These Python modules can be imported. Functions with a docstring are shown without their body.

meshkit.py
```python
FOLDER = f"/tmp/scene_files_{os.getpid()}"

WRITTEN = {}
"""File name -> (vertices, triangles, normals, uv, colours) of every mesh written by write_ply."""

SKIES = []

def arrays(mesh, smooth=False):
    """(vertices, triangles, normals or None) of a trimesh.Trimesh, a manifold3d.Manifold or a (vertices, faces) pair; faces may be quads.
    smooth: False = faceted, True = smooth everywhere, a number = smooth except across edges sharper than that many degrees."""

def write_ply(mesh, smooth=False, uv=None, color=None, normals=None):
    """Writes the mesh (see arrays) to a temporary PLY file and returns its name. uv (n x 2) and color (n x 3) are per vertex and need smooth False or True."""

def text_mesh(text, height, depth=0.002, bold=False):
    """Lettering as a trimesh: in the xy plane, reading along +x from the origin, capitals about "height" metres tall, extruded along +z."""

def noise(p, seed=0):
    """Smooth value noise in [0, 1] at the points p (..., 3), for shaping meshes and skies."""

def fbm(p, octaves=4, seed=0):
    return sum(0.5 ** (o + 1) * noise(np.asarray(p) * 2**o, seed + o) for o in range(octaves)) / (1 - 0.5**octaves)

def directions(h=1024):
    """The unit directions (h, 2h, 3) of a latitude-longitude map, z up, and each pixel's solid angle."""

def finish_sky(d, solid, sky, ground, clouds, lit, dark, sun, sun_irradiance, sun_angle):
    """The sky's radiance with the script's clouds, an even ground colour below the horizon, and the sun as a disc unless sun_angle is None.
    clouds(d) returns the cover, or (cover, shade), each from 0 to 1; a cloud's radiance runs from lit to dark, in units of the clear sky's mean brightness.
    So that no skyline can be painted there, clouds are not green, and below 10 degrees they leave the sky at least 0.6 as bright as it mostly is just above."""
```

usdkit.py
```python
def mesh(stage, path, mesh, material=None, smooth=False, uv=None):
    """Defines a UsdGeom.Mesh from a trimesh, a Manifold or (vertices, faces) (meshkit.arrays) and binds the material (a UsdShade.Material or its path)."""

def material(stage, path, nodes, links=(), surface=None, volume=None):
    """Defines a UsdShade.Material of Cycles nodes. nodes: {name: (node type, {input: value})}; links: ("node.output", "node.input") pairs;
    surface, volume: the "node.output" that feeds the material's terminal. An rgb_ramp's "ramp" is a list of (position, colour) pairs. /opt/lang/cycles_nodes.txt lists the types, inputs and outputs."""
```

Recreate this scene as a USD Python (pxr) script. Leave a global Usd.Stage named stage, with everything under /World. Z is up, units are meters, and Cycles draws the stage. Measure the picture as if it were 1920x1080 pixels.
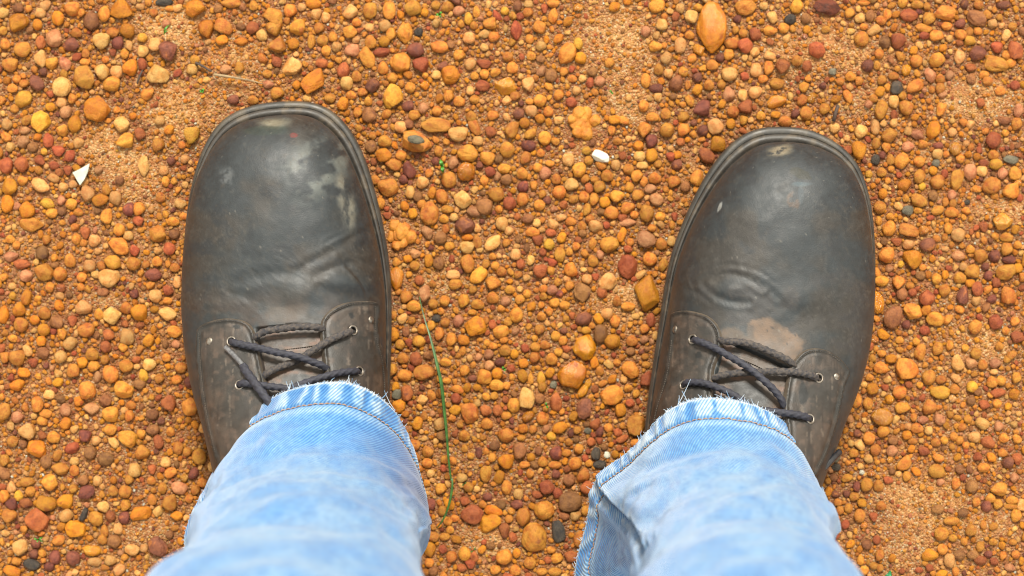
"""Two worn leather work boots and the faded jeans of the person standing in them, seen from above on wet laterite gravel."""
import math
import numpy as np
import trimesh
import usdkit
import meshkit
from pxr import Usd, UsdGeom, UsdLux, UsdShade, Sdf, Gf, Vt
from scipy.interpolate import CubicSpline, LinearNDInterpolator, NearestNDInterpolator
from scipy.spatial import cKDTree, Delaunay
from scipy import ndimage
import shapely
from shapely.geometry import Polygon, LineString

# ---------------------------------------------------------------- camera, sky, sun, exposure
CAM_H, FOCAL, APER = 1.30, 80.0, 36.0
stage = Usd.Stage.CreateInMemory()
UsdGeom.SetStageUpAxis(stage, "Z")
UsdGeom.SetStageMetersPerUnit(stage, 1.0)
world = UsdGeom.Xform.Define(stage, "/World")
stage.SetDefaultPrim(world.GetPrim())
cam = UsdGeom.Camera.Define(stage, "/World/camera")
cam.AddTranslateOp().Set(Gf.Vec3d(0, 0, CAM_H))
cam.CreateFocalLengthAttr(FOCAL)
cam.CreateHorizontalApertureAttr(APER)
cam.CreateVerticalApertureAttr(APER * 9 / 16)
cam.CreateClippingRangeAttr(Gf.Vec2f(0.05, 1000))
cam.CreateFStopAttr(6.3)
cam.CreateFocusDistanceAttr(CAM_H - 0.070)
cam.CreateExposureAttr(1.69)
SUN = np.array([0.06, 0.66, 0.80]); SUN /= np.linalg.norm(SUN)
elev, rot = math.asin(SUN[2]), math.atan2(SUN[0], SUN[1])
dome = UsdLux.DomeLight.Define(stage, "/World/sky")
dome.GetPrim().SetCustomDataByKey("kind", "structure")
skymat = usdkit.material(stage, "/World/Looks/sky", {
    "sky": ("sky_texture", {"sky_type": "single_scattering", "sun_disc": False, "sun_elevation": elev, "sun_rotation": rot, "air_density": 1.0, "aerosol_density": 2.0}),
    "tc": ("texture_coordinate", {}),
    "cl": ("noise_texture", {"scale": 1.6, "detail": 5.0, "roughness": 0.55}),
    "cr": ("rgb_ramp", {"ramp": [(0.3, (0.72, 0.72, 0.72)), (0.7, (1.0, 1.0, 1.0))]}),
    "wh": ("mix_color", {"blend_type": "multiply", "fac": 1.0, "b": (9.3, 8.8, 7.5), "use_clamp": False}),
    "mx": ("mix_color", {"blend_type": "mix", "fac": 0.93, "use_clamp": True}),
    "bg": ("background_shader", {"strength": 0.080})},
    [("tc.generated", "cl.vector"), ("cl.fac", "cr.fac"), ("cr.color", "wh.a"), ("sky.color", "mx.a"), ("wh.result", "mx.b"), ("mx.result", "bg.color")], surface="bg.background")
UsdShade.MaterialBindingAPI.Apply(dome.GetPrim()).Bind(skymat)
sun = UsdLux.DistantLight.Define(stage, "/World/sun")
sun.CreateIntensityAttr(0.74)
sun.CreateAngleAttr(12.0)
sun.CreateColorAttr(Gf.Vec3f(1.0, 0.955, 0.86))
sun.GetPrim().CreateAttribute("inputs:normalize", Sdf.ValueTypeNames.Bool).Set(True)
_z = -SUN
_q = Gf.Rotation(Gf.Vec3d(0, 0, -1), Gf.Vec3d(*map(float, _z))).GetQuat()
sun.AddOrientOp(UsdGeom.XformOp.PrecisionDouble).Set(Gf.Quatd(_q.GetReal(), _q.GetImaginary()))

# ---------------------------------------------------------------- helpers
rng = np.random.default_rng(7)
KX = APER / FOCAL / 1920.0


def W(px, py, z):
    """Photograph measurement (pixels of the 1920 x 1080 frame) at height z, in metres on the ground plan."""
    k = KX * (CAM_H - np.asarray(z, float))
    return np.stack([(np.asarray(px, float) - 960) * k, (540 - np.asarray(py, float)) * k, np.broadcast_to(np.asarray(z, float), np.shape(np.asarray(px, float) * k)) * 1.0], -1)


def P(v):
    k = KX * (CAM_H - v[..., 2])
    return np.stack([v[..., 0] / k + 960, 540 - v[..., 1] / k], -1)


def lin(c, gain=0.42):
    c = np.asarray(c, float) / 255.0
    return np.where(c < 0.04045, c / 12.92, ((c + 0.055) / 1.055) ** 2.4) * gain


def sstep(a, b, x):
    t = np.clip((np.asarray(x, float) - a) / (b - a), 0, 1)
    return t * t * (3 - 2 * t)


used = {}


def numbered(parent, name):
    k = used.get((parent, name), 0)
    used[(parent, name)] = k + 1
    return f"{parent}/{name}" + (f"_{k:03d}" if k else "")


def tag(p, label=None, category=None, group=None, kind=None):
    p = p.GetPrim() if hasattr(p, "GetPrim") else p
    for k, v in (("label", label), ("category", category), ("group", group), ("kind", kind)):
        if v:
            p.SetCustomDataByKey(k, v)
    return p


def thing(name, label, category, group=None, parent="/World"):
    x = UsdGeom.Xform.Define(stage, numbered(parent, name))
    tag(x, label, category, group)
    return str(x.GetPath())


def obj(name, mesh, mat, parent="/World", smooth=True, uv=None, color=None, label=None):
    m = usdkit.mesh(stage, numbered(parent, name), mesh, mat, smooth=smooth)
    if color is not None:
        pv = UsdGeom.PrimvarsAPI(m).CreatePrimvar("tint", Sdf.ValueTypeNames.Color3fArray, "vertex")
        pv.Set(Vt.Vec3fArray.FromNumpy(np.asarray(color, np.float32)))
    if uv is not None:
        c3 = np.c_[np.asarray(uv), np.zeros(len(uv))].astype(np.float32)
        UsdGeom.PrimvarsAPI(m).CreatePrimvar("cloth", Sdf.ValueTypeNames.Float3Array, "vertex").Set(Vt.Vec3fArray.FromNumpy(c3))
    if label:
        tag(m, label)
    return m


def grid_faces(n, m, wrap):
    """Quads of an (m rows x n columns) grid, columns closed when wrap."""
    i, j = np.meshgrid(np.arange(m - 1), np.arange(n if wrap else n - 1), indexing="ij")
    a, b = i * n + j, i * n + (j + 1) % n
    return np.stack([a, b, b + n, a + n], -1).reshape(-1, 4)


def tri(q):
    return np.vstack([q[:, [0, 1, 2]], q[:, [0, 2, 3]]])


def join(ms):
    vs, fs, n = [], [], 0
    for v, f in ms:
        f = tri(f) if f.shape[1] == 4 else f
        vs.append(v); fs.append(f + n); n += len(v)
    return np.vstack(vs), np.vstack(fs)


def resample(p, step):
    p = np.asarray(p, float)
    d = np.r_[0, np.cumsum(np.linalg.norm(np.diff(p, axis=0), axis=1))]
    n = max(2, int(d[-1] / step) + 1)
    t = np.linspace(0, d[-1], n)
    if len(p) > 2:
        return CubicSpline(d, p, axis=0)(t)
    return np.stack([np.interp(t, d, p[:, k]) for k in range(p.shape[1])], 1)


def tube(p, r, sides=10, braid=0.0, flat=1.0, cap=True, up=(0, 0, 1.0)):
    """A tube along points p; r scalar or per point; braid: depth of a criss-cross relief."""
    p = np.asarray(p, float)
    r = np.broadcast_to(np.asarray(r, float), (len(p),))
    t = np.gradient(p, axis=0); t /= np.linalg.norm(t, axis=1, keepdims=True) + 1e-12
    up = np.broadcast_to(np.asarray(up, float), p.shape)
    a = np.cross(t, up); a /= np.linalg.norm(a, axis=1, keepdims=True) + 1e-12
    b = np.cross(a, t)
    th = np.arange(sides) * 2 * np.pi / sides
    s = np.r_[0, np.cumsum(np.linalg.norm(np.diff(p, axis=0), axis=1))]
    rr = r[:, None] * np.ones(sides)
    if braid:
        w = s[:, None] / (r.mean() * 1.15) * np.pi
        rr = rr * (1 + braid * (np.abs(np.sin(w / 2 + 2 * th)) + np.abs(np.sin(w / 2 - 2 * th)) - 1.2))
    v = p[:, None] + rr[..., None] * (np.cos(th)[None, :, None] * a[:, None] + flat * np.sin(th)[None, :, None] * b[:, None])
    v, f = v.reshape(-1, 3), tri(grid_faces(sides, len(p), True))
    if cap:
        n = len(v); v = np.vstack([v, p[:1], p[-1:]])
        k = np.arange(sides); e = (len(p) - 1) * sides
        f = np.vstack([f, np.stack([np.full(sides, n), (k + 1) % sides, k], 1), np.stack([np.full(sides, n + 1), e + k, e + (k + 1) % sides], 1)])
    return v, f


# ---------------------------------------------------------------- materials
def mat(name, nodes, links, surface="p.BSDF"):
    return usdkit.material(stage, f"/World/Looks/{name}", nodes, links, surface=surface)


PAL = {  # colour as the stone shows in daylight
    "o": (228, 152, 54), "t": (240, 180, 104), "y": (234, 170, 54), "a": (222, 142, 22), "r": (194, 104, 52), "p": (152, 84, 58),
    "b": (172, 112, 60), "g": (146, 136, 112), "d": (92, 80, 66), "k": (214, 146, 96), "w": (246, 242, 222), "m": (118, 60, 28)}
SECOND = {"o": (206, 114, 32), "t": (228, 150, 70), "y": (218, 140, 36), "a": (206, 116, 10), "r": (164, 76, 34), "p": (118, 60, 44),
          "b": (138, 82, 40), "g": (114, 106, 88), "d": (56, 50, 46), "k": (188, 112, 66), "w": (228, 216, 186), "m": (84, 42, 18)}
PATCH = {"o": (156, 84, 44), "t": (214, 126, 56), "y": (198, 110, 42), "a": (170, 80, 24), "r": (126, 60, 44), "p": (196, 112, 54), "b": (120, 68, 46),
         "g": (158, 130, 94), "d": (116, 84, 56), "k": (148, 84, 60), "w": (236, 226, 196), "m": (150, 74, 30)}
STONE = {}


def stone_material(code, wet=False, gain=0.42):
    key = code + ("w" if wet else "")
    if key in STONE:
        return STONE[key]
    name = {"o": "ochre", "t": "tan", "y": "yellow", "a": "amber", "r": "brick_red", "p": "maroon", "b": "brown", "g": "grey", "d": "dark", "k": "buff", "w": "white", "m": "rust"}[code]
    thr = {"p": 0.60, "t": 0.70, "w": 0.8, "o": 0.66}.get(code, 0.64)
    STONE[key] = mat(f"{name}_stone" + ("_wet" if wet else ""), {
        "tc": ("texture_coordinate", {}), "oi": ("object_info", {}),
        "m": ("math", {"math_type": "multiply", "value2": 61.0}),
        "v": ("vector_math", {"math_type": "add"}),
        "n1": ("noise_texture", {"scale": 1.3, "detail": 5.0, "roughness": 0.6}),
        "r1": ("rgb_ramp", {"ramp": [(0.36, lin(SECOND[code], gain)), (0.58, lin(PAL[code], gain))]}),
        "n2": ("noise_texture", {"scale": 0.9, "detail": 3.0, "roughness": 0.5, "distortion": 0.4}),
        "v2": ("vector_math", {"math_type": "add", "vector2": (13.1, 7.7, 3.3)}),
        "r2": ("rgb_ramp", {"ramp": [(thr, (0, 0, 0)), (thr + 0.07, (0.8, 0.8, 0.8))]}),
        "mx": ("mix_color", {"blend_type": "mix", "b": lin(PATCH[code], gain)}),
        "n3": ("noise_texture", {"scale": 5.5, "detail": 6.0, "roughness": 0.72}),
        "r3": ("rgb_ramp", {"ramp": [(0.32, (0.50, 0.46, 0.40)), (0.48, (1, 1, 1)), (0.70, (1.16, 1.14, 1.10))]}),
        "sp": ("mix_color", {"blend_type": "multiply", "fac": 0.75, "use_clamp": False}),
        "hv": ("math", {"math_type": "multiply_add", "value2": 0.50, "value3": 0.72}),
        "hh": ("math", {"math_type": "multiply_add", "value2": 0.016, "value3": 0.492}),
        "wn": ("white_noise_texture", {"dimensions": "1D"}),
        "h": ("hsv", {"saturation": 1.0, "fac": 1.0}),
        "rr": ("math", {"math_type": "multiply_add", "value2": 0.4, "value3": -0.08 if wet else 0.38}),
        "bp": ("bump", {"strength": 0.9, "distance": 0.0009}),
        "p": ("principled_bsdf", {"specular_ior_level": 0.5 if wet else 0.28})},
        [("oi.random", "m.value1"), ("tc.object", "v.vector1"), ("m.value", "v.vector2"), ("v.vector", "n1.vector"), ("n1.fac", "r1.fac"),
         ("v.vector", "v2.vector1"), ("v2.vector", "n2.vector"), ("n2.fac", "r2.fac"), ("r1.color", "mx.a"), ("r2.color", "mx.fac"),
         ("v.vector", "n3.vector"), ("n3.fac", "r3.fac"), ("mx.result", "sp.a"), ("r3.color", "sp.b"),
         ("oi.random", "wn.w"), ("wn.value", "hv.value1"), ("hv.value", "h.value"), ("oi.random", "hh.value1"), ("hh.value", "h.hue"), ("sp.result", "h.color"),
         ("h.color", "p.base_color"), ("n1.fac", "rr.value1"), ("rr.value", "p.roughness"), ("n3.fac", "bp.height"), ("bp.normal", "p.normal")])
    return STONE[key]


def tinted(name, rough=(0.4, 0.6), grain=900.0, bump=0.25, dist=0.0004, spec=0.5, coat=0.0, vary=0.25, sheen=0.0):
    """Material whose base colour is the mesh's own tint (stains, wear), broken up by fine grain."""
    return mat(name, {
        "at": ("attribute", {"attribute": "tint"}), "tc": ("texture_coordinate", {}),
        "n": ("noise_texture", {"scale": grain, "detail": 4.0, "roughness": 0.65}),
        "n2": ("noise_texture", {"scale": grain * 0.16, "detail": 5.0, "roughness": 0.6}),
        "r": ("rgb_ramp", {"ramp": [(0.3, (1 - vary,) * 3), (0.7, (1 + vary,) * 3)]}),
        "sp": ("mix_color", {"blend_type": "multiply", "fac": 1.0, "use_clamp": False}),
        "rr": ("map_range", {"from_min": 0.3, "from_max": 0.7, "to_min": rough[0], "to_max": rough[1], "clamp": True}),
        "bp": ("bump", {"strength": bump, "distance": dist}),
        "p": ("principled_bsdf", {"specular_ior_level": spec, "coat_weight": coat, "coat_roughness": 0.3, "sheen_weight": sheen})},
        [("tc.object", "n.vector"), ("tc.object", "n2.vector"), ("n2.fac", "r.fac"), ("at.color", "sp.a"), ("r.color", "sp.b"), ("sp.result", "p.base_color"),
         ("n2.fac", "rr.value"), ("rr.result", "p.roughness"), ("n.fac", "bp.height"), ("bp.normal", "p.normal")])


def plain(name, color, rough=0.5, metallic=0.0, vary=0.3, scale=400.0, second=None, bump=0.2, dist=0.0003):
    c = np.asarray(color, float)
    s = np.asarray(second, float) if second is not None else c * (1 - vary)
    return mat(name, {
        "tc": ("texture_coordinate", {}), "n": ("noise_texture", {"scale": scale, "detail": 4.0, "roughness": 0.6}),
        "r": ("rgb_ramp", {"ramp": [(0.38, s), (0.62, c)]}), "bp": ("bump", {"strength": bump, "distance": dist}),
        "p": ("principled_bsdf", {"roughness": rough, "metallic": metallic})},
        [("tc.object", "n.vector"), ("n.fac", "r.fac"), ("r.color", "p.base_color"), ("n.fac", "bp.height"), ("bp.normal", "p.normal")])

# ---------------------------------------------------------------- boot outlines (needed early: stones keep clear of the soles)
def closed_spline(pts, n):
    p = np.asarray(pts, float)
    q = np.vstack([p, p[:1]])
    d = np.r_[0, np.cumsum(np.sqrt(np.linalg.norm(np.diff(q[:, :2], axis=0), axis=1)))]
    c = CubicSpline(d, q, axis=0, bc_type="periodic")
    t = np.linspace(0, d[-1], 4000, endpoint=False)
    x = c(t)
    s = np.r_[0, np.cumsum(np.linalg.norm(np.diff(np.vstack([x, x[:1]])[:, :2], axis=0), axis=1))]
    tt = np.interp(np.arange(n) / n * s[-1], s, np.r_[t, d[-1]])
    return c(tt)


# x, y of the sole's edge and the width of the welt that shows inside it, in photograph pixels, clockwise from the toe
OUTLINE = {
    "A": [(540, 189, 30), (590, 193, 30), (630, 214, 30), (665, 257, 27), (690, 314, 24), (706, 370, 20), (719, 425, 17), (728, 480, 14), (733, 540, 11), (734, 600, 9), (733, 660, 8), (731, 720, 8),
          (729, 780, 7), (727, 840, 7), (725, 900, 7), (724, 960, 7), (719, 1020, 8), (704, 1075, 9), (668, 1116, 10), (612, 1136, 10), (552, 1124, 10), (508, 1092, 8), (478, 1045, 7), (456, 990, 5), (432, 930, 3),
          (410, 870, 2), (390, 800, 2), (371, 740, 2), (356, 680, 2), (346, 610, 2), (342, 545, 4), (343, 470, 7), (352, 380, 12), (368, 310, 18), (395, 250, 25), (430, 215, 29), (482, 195, 30)],
    "B": [(1462, 237, 33), (1505, 240, 33), (1545, 253, 31), (1582, 277, 27), (1609, 308, 24), (1626, 348, 20), (1637, 400, 16), (1642, 465, 13), (1642, 535, 9), (1637, 600, 6), (1627, 655, 4), (1610, 712, 2),
          (1588, 765, 2), (1567, 815, 2), (1546, 868, 2), (1522, 925, 3), (1496, 985, 5), (1466, 1045, 7), (1430, 1098, 9), (1385, 1138, 10), (1330, 1158, 10), (1274, 1144, 10), (1236, 1104, 9), (1216, 1050, 8),
          (1208, 990, 7), (1205, 920, 7), (1207, 850, 7), (1213, 770, 7), (1222, 700, 8), (1231, 640, 9), (1240, 580, 11), (1250, 515, 13), (1266, 455, 15), (1289, 397, 18), (1316, 342, 23), (1348, 294, 28), (1384, 259, 32), (1422, 241, 33)]}
N_OUT = 640
OUTER, GAP = {}, {}
for _k in OUTLINE:
    _c = closed_spline(OUTLINE[_k], N_OUT)
    OUTER[_k] = W(_c[:, 0], _c[:, 1], 0.018)[:, :2]
    GAP[_k] = np.maximum(_c[:, 2], 1.5) * KX * (CAM_H - 0.03)
FOOT = {k: Polygon(OUTER[k]) for k in OUTER}

# ---------------------------------------------------------------- ground
SANDY = [(310, 60, 65, 45), (440, 120, 55, 60), (340, 215, 90, 70), (205, 275, 55, 60), (250, 335, 70, 55), (1150, 85, 85, 85), (1190, 190, 50, 50), (1500, 110, 60, 40), (1590, 112, 50, 45), (1625, 195, 45, 30),
         (1840, 185, 75, 40), (1720, 955, 115, 65), (1700, 1035, 80, 45), (1850, 640, 60, 45), (905, 1015, 60, 35), (270, 1000, 60, 25), (1150, 560, 50, 30), (1090, 300, 40, 30), (1880, 395, 60, 25), (170, 740, 30, 20),
         (195, 565, 40, 18), (1850, 985, 50, 30), (1560, 95, 60, 40), (880, 860, 30, 25), (820, 540, 30, 25)]


def sandiness(px, py):
    s = np.zeros(np.shape(px))
    for x, y, a, b in SANDY:
        s = np.maximum(s, np.exp(-(((px - x) / a) ** 2 + ((py - y) / b) ** 2) ** 1.5))
    inside = (px > -150) & (px < 2070) & (py > -150) & (py < 1230)
    n = meshkit.fbm(np.stack([px / 260.0, py / 260.0, np.zeros(np.shape(px))], -1), 3, 5)
    return np.where(inside, s, sstep(0.56, 0.70, n))


def ground_z(x, y):
    p = np.stack([np.asarray(x) * 9, np.asarray(y) * 9, np.zeros(np.shape(x))], -1)
    near = np.exp(-((np.asarray(x) / 3.0) ** 2 + (np.asarray(y) / 3.0) ** 2))
    px = np.asarray(x) / (KX * CAM_H) + 960
    py = 540 - np.asarray(y) / (KX * CAM_H)
    return (meshkit.fbm(p, 3, 11) - 0.5) * 0.006 - 0.0012 + 0.0016 * sandiness(px, py) + (1 - near) * (meshkit.fbm(p * 0.06, 3, 3) - 0.5) * 0.25 * np.minimum(1, np.hypot(x, y) / 20)


_fine = np.arange(-0.62, 0.6201, 0.0033)
_far = 0.62 + 0.0033 * np.cumsum(1.16 ** np.arange(1, 58))
_ax = np.r_[-_far[::-1], _fine, _far]
gx, gy = np.meshgrid(_ax, _ax)
gz = ground_z(gx, gy)
ground_mat = mat("sandy_laterite_soil", {
    "tc": ("texture_coordinate", {}),
    "n": ("noise_texture", {"scale": 22.0, "detail": 6.0, "roughness": 0.6}),
    "r": ("rgb_ramp", {"ramp": [(0.36, lin((150, 96, 50))), (0.5, lin((188, 128, 70))), (0.66, lin((212, 158, 96)))]}),
    "vo": ("voronoi_texture", {"scale": 900.0, "feature": "f1"}),
    "sc": ("separate_color", {"color_type": "rgb"}),
    "gr": ("rgb_ramp", {"interpolate": False, "ramp": [(0.0, lin((150, 82, 38))), (0.2, lin((206, 136, 68))), (0.42, lin((226, 168, 98))), (0.6, lin((196, 108, 46))), (0.74, lin((238, 208, 156))), (0.86, lin((160, 92, 52))), (0.93, lin((242, 228, 196)))]}),
    "mx": ("mix_color", {"blend_type": "mix", "fac": 0.42}),
    "at": ("attribute", {"attribute": "tint"}), "dm": ("mix_color", {"blend_type": "multiply", "fac": 1.0, "use_clamp": False}),
    "vb": ("voronoi_texture", {"scale": 130.0, "feature": "f1"}),
    "b1": ("bump", {"strength": 0.9, "distance": 0.0012, "invert": True}),
    "b2": ("bump", {"strength": 0.35, "distance": 0.004, "invert": True}),
    "p": ("principled_bsdf", {"roughness": 0.62, "specular_ior_level": 0.4})},
    [("tc.object", "n.vector"), ("n.fac", "r.fac"), ("tc.object", "vo.vector"), ("vo.color", "sc.color"), ("sc.r", "gr.fac"), ("r.color", "mx.a"), ("gr.color", "mx.b"), ("mx.result", "dm.a"), ("at.color", "dm.b"), ("dm.result", "p.base_color"),
     ("tc.object", "vb.vector"), ("vb.distance", "b2.height"), ("vo.distance", "b1.height"), ("b2.normal", "b1.normal"), ("b1.normal", "p.normal")])
def _gzi(p):
    """Ground height at one point, off the fine part of the mesh."""
    i = (p[0] + 0.62) / 0.0033; j = (p[1] + 0.62) / 0.0033
    a, b = int(i), int(j); u, v = i - a, j - b
    q = gz[_n_fine + b:_n_fine + b + 2, _n_fine + a:_n_fine + a + 2]
    return (q[0, 0] * (1 - u) + q[0, 1] * u) * (1 - v) + (q[1, 0] * (1 - u) + q[1, 1] * u) * v


_n_fine = len(_far)
_sd = sandiness(gx / (KX * CAM_H) + 960, 540 - gy / (KX * CAM_H)).ravel()[:, None]
damp = np.array([0.74, 0.64, 0.52]) * (1 - _sd) + np.array([1.0, 0.99, 0.86]) * _sd          # damp between the stones, dry and pale on the open patches
g = obj("ground", (np.stack([gx.ravel(), gy.ravel(), gz.ravel()], 1), grid_faces(len(_ax), len(_ax), False)), ground_mat, color=damp)
tag(g, "damp orange brown sandy laterite soil under the gravel", kind="structure")

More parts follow.
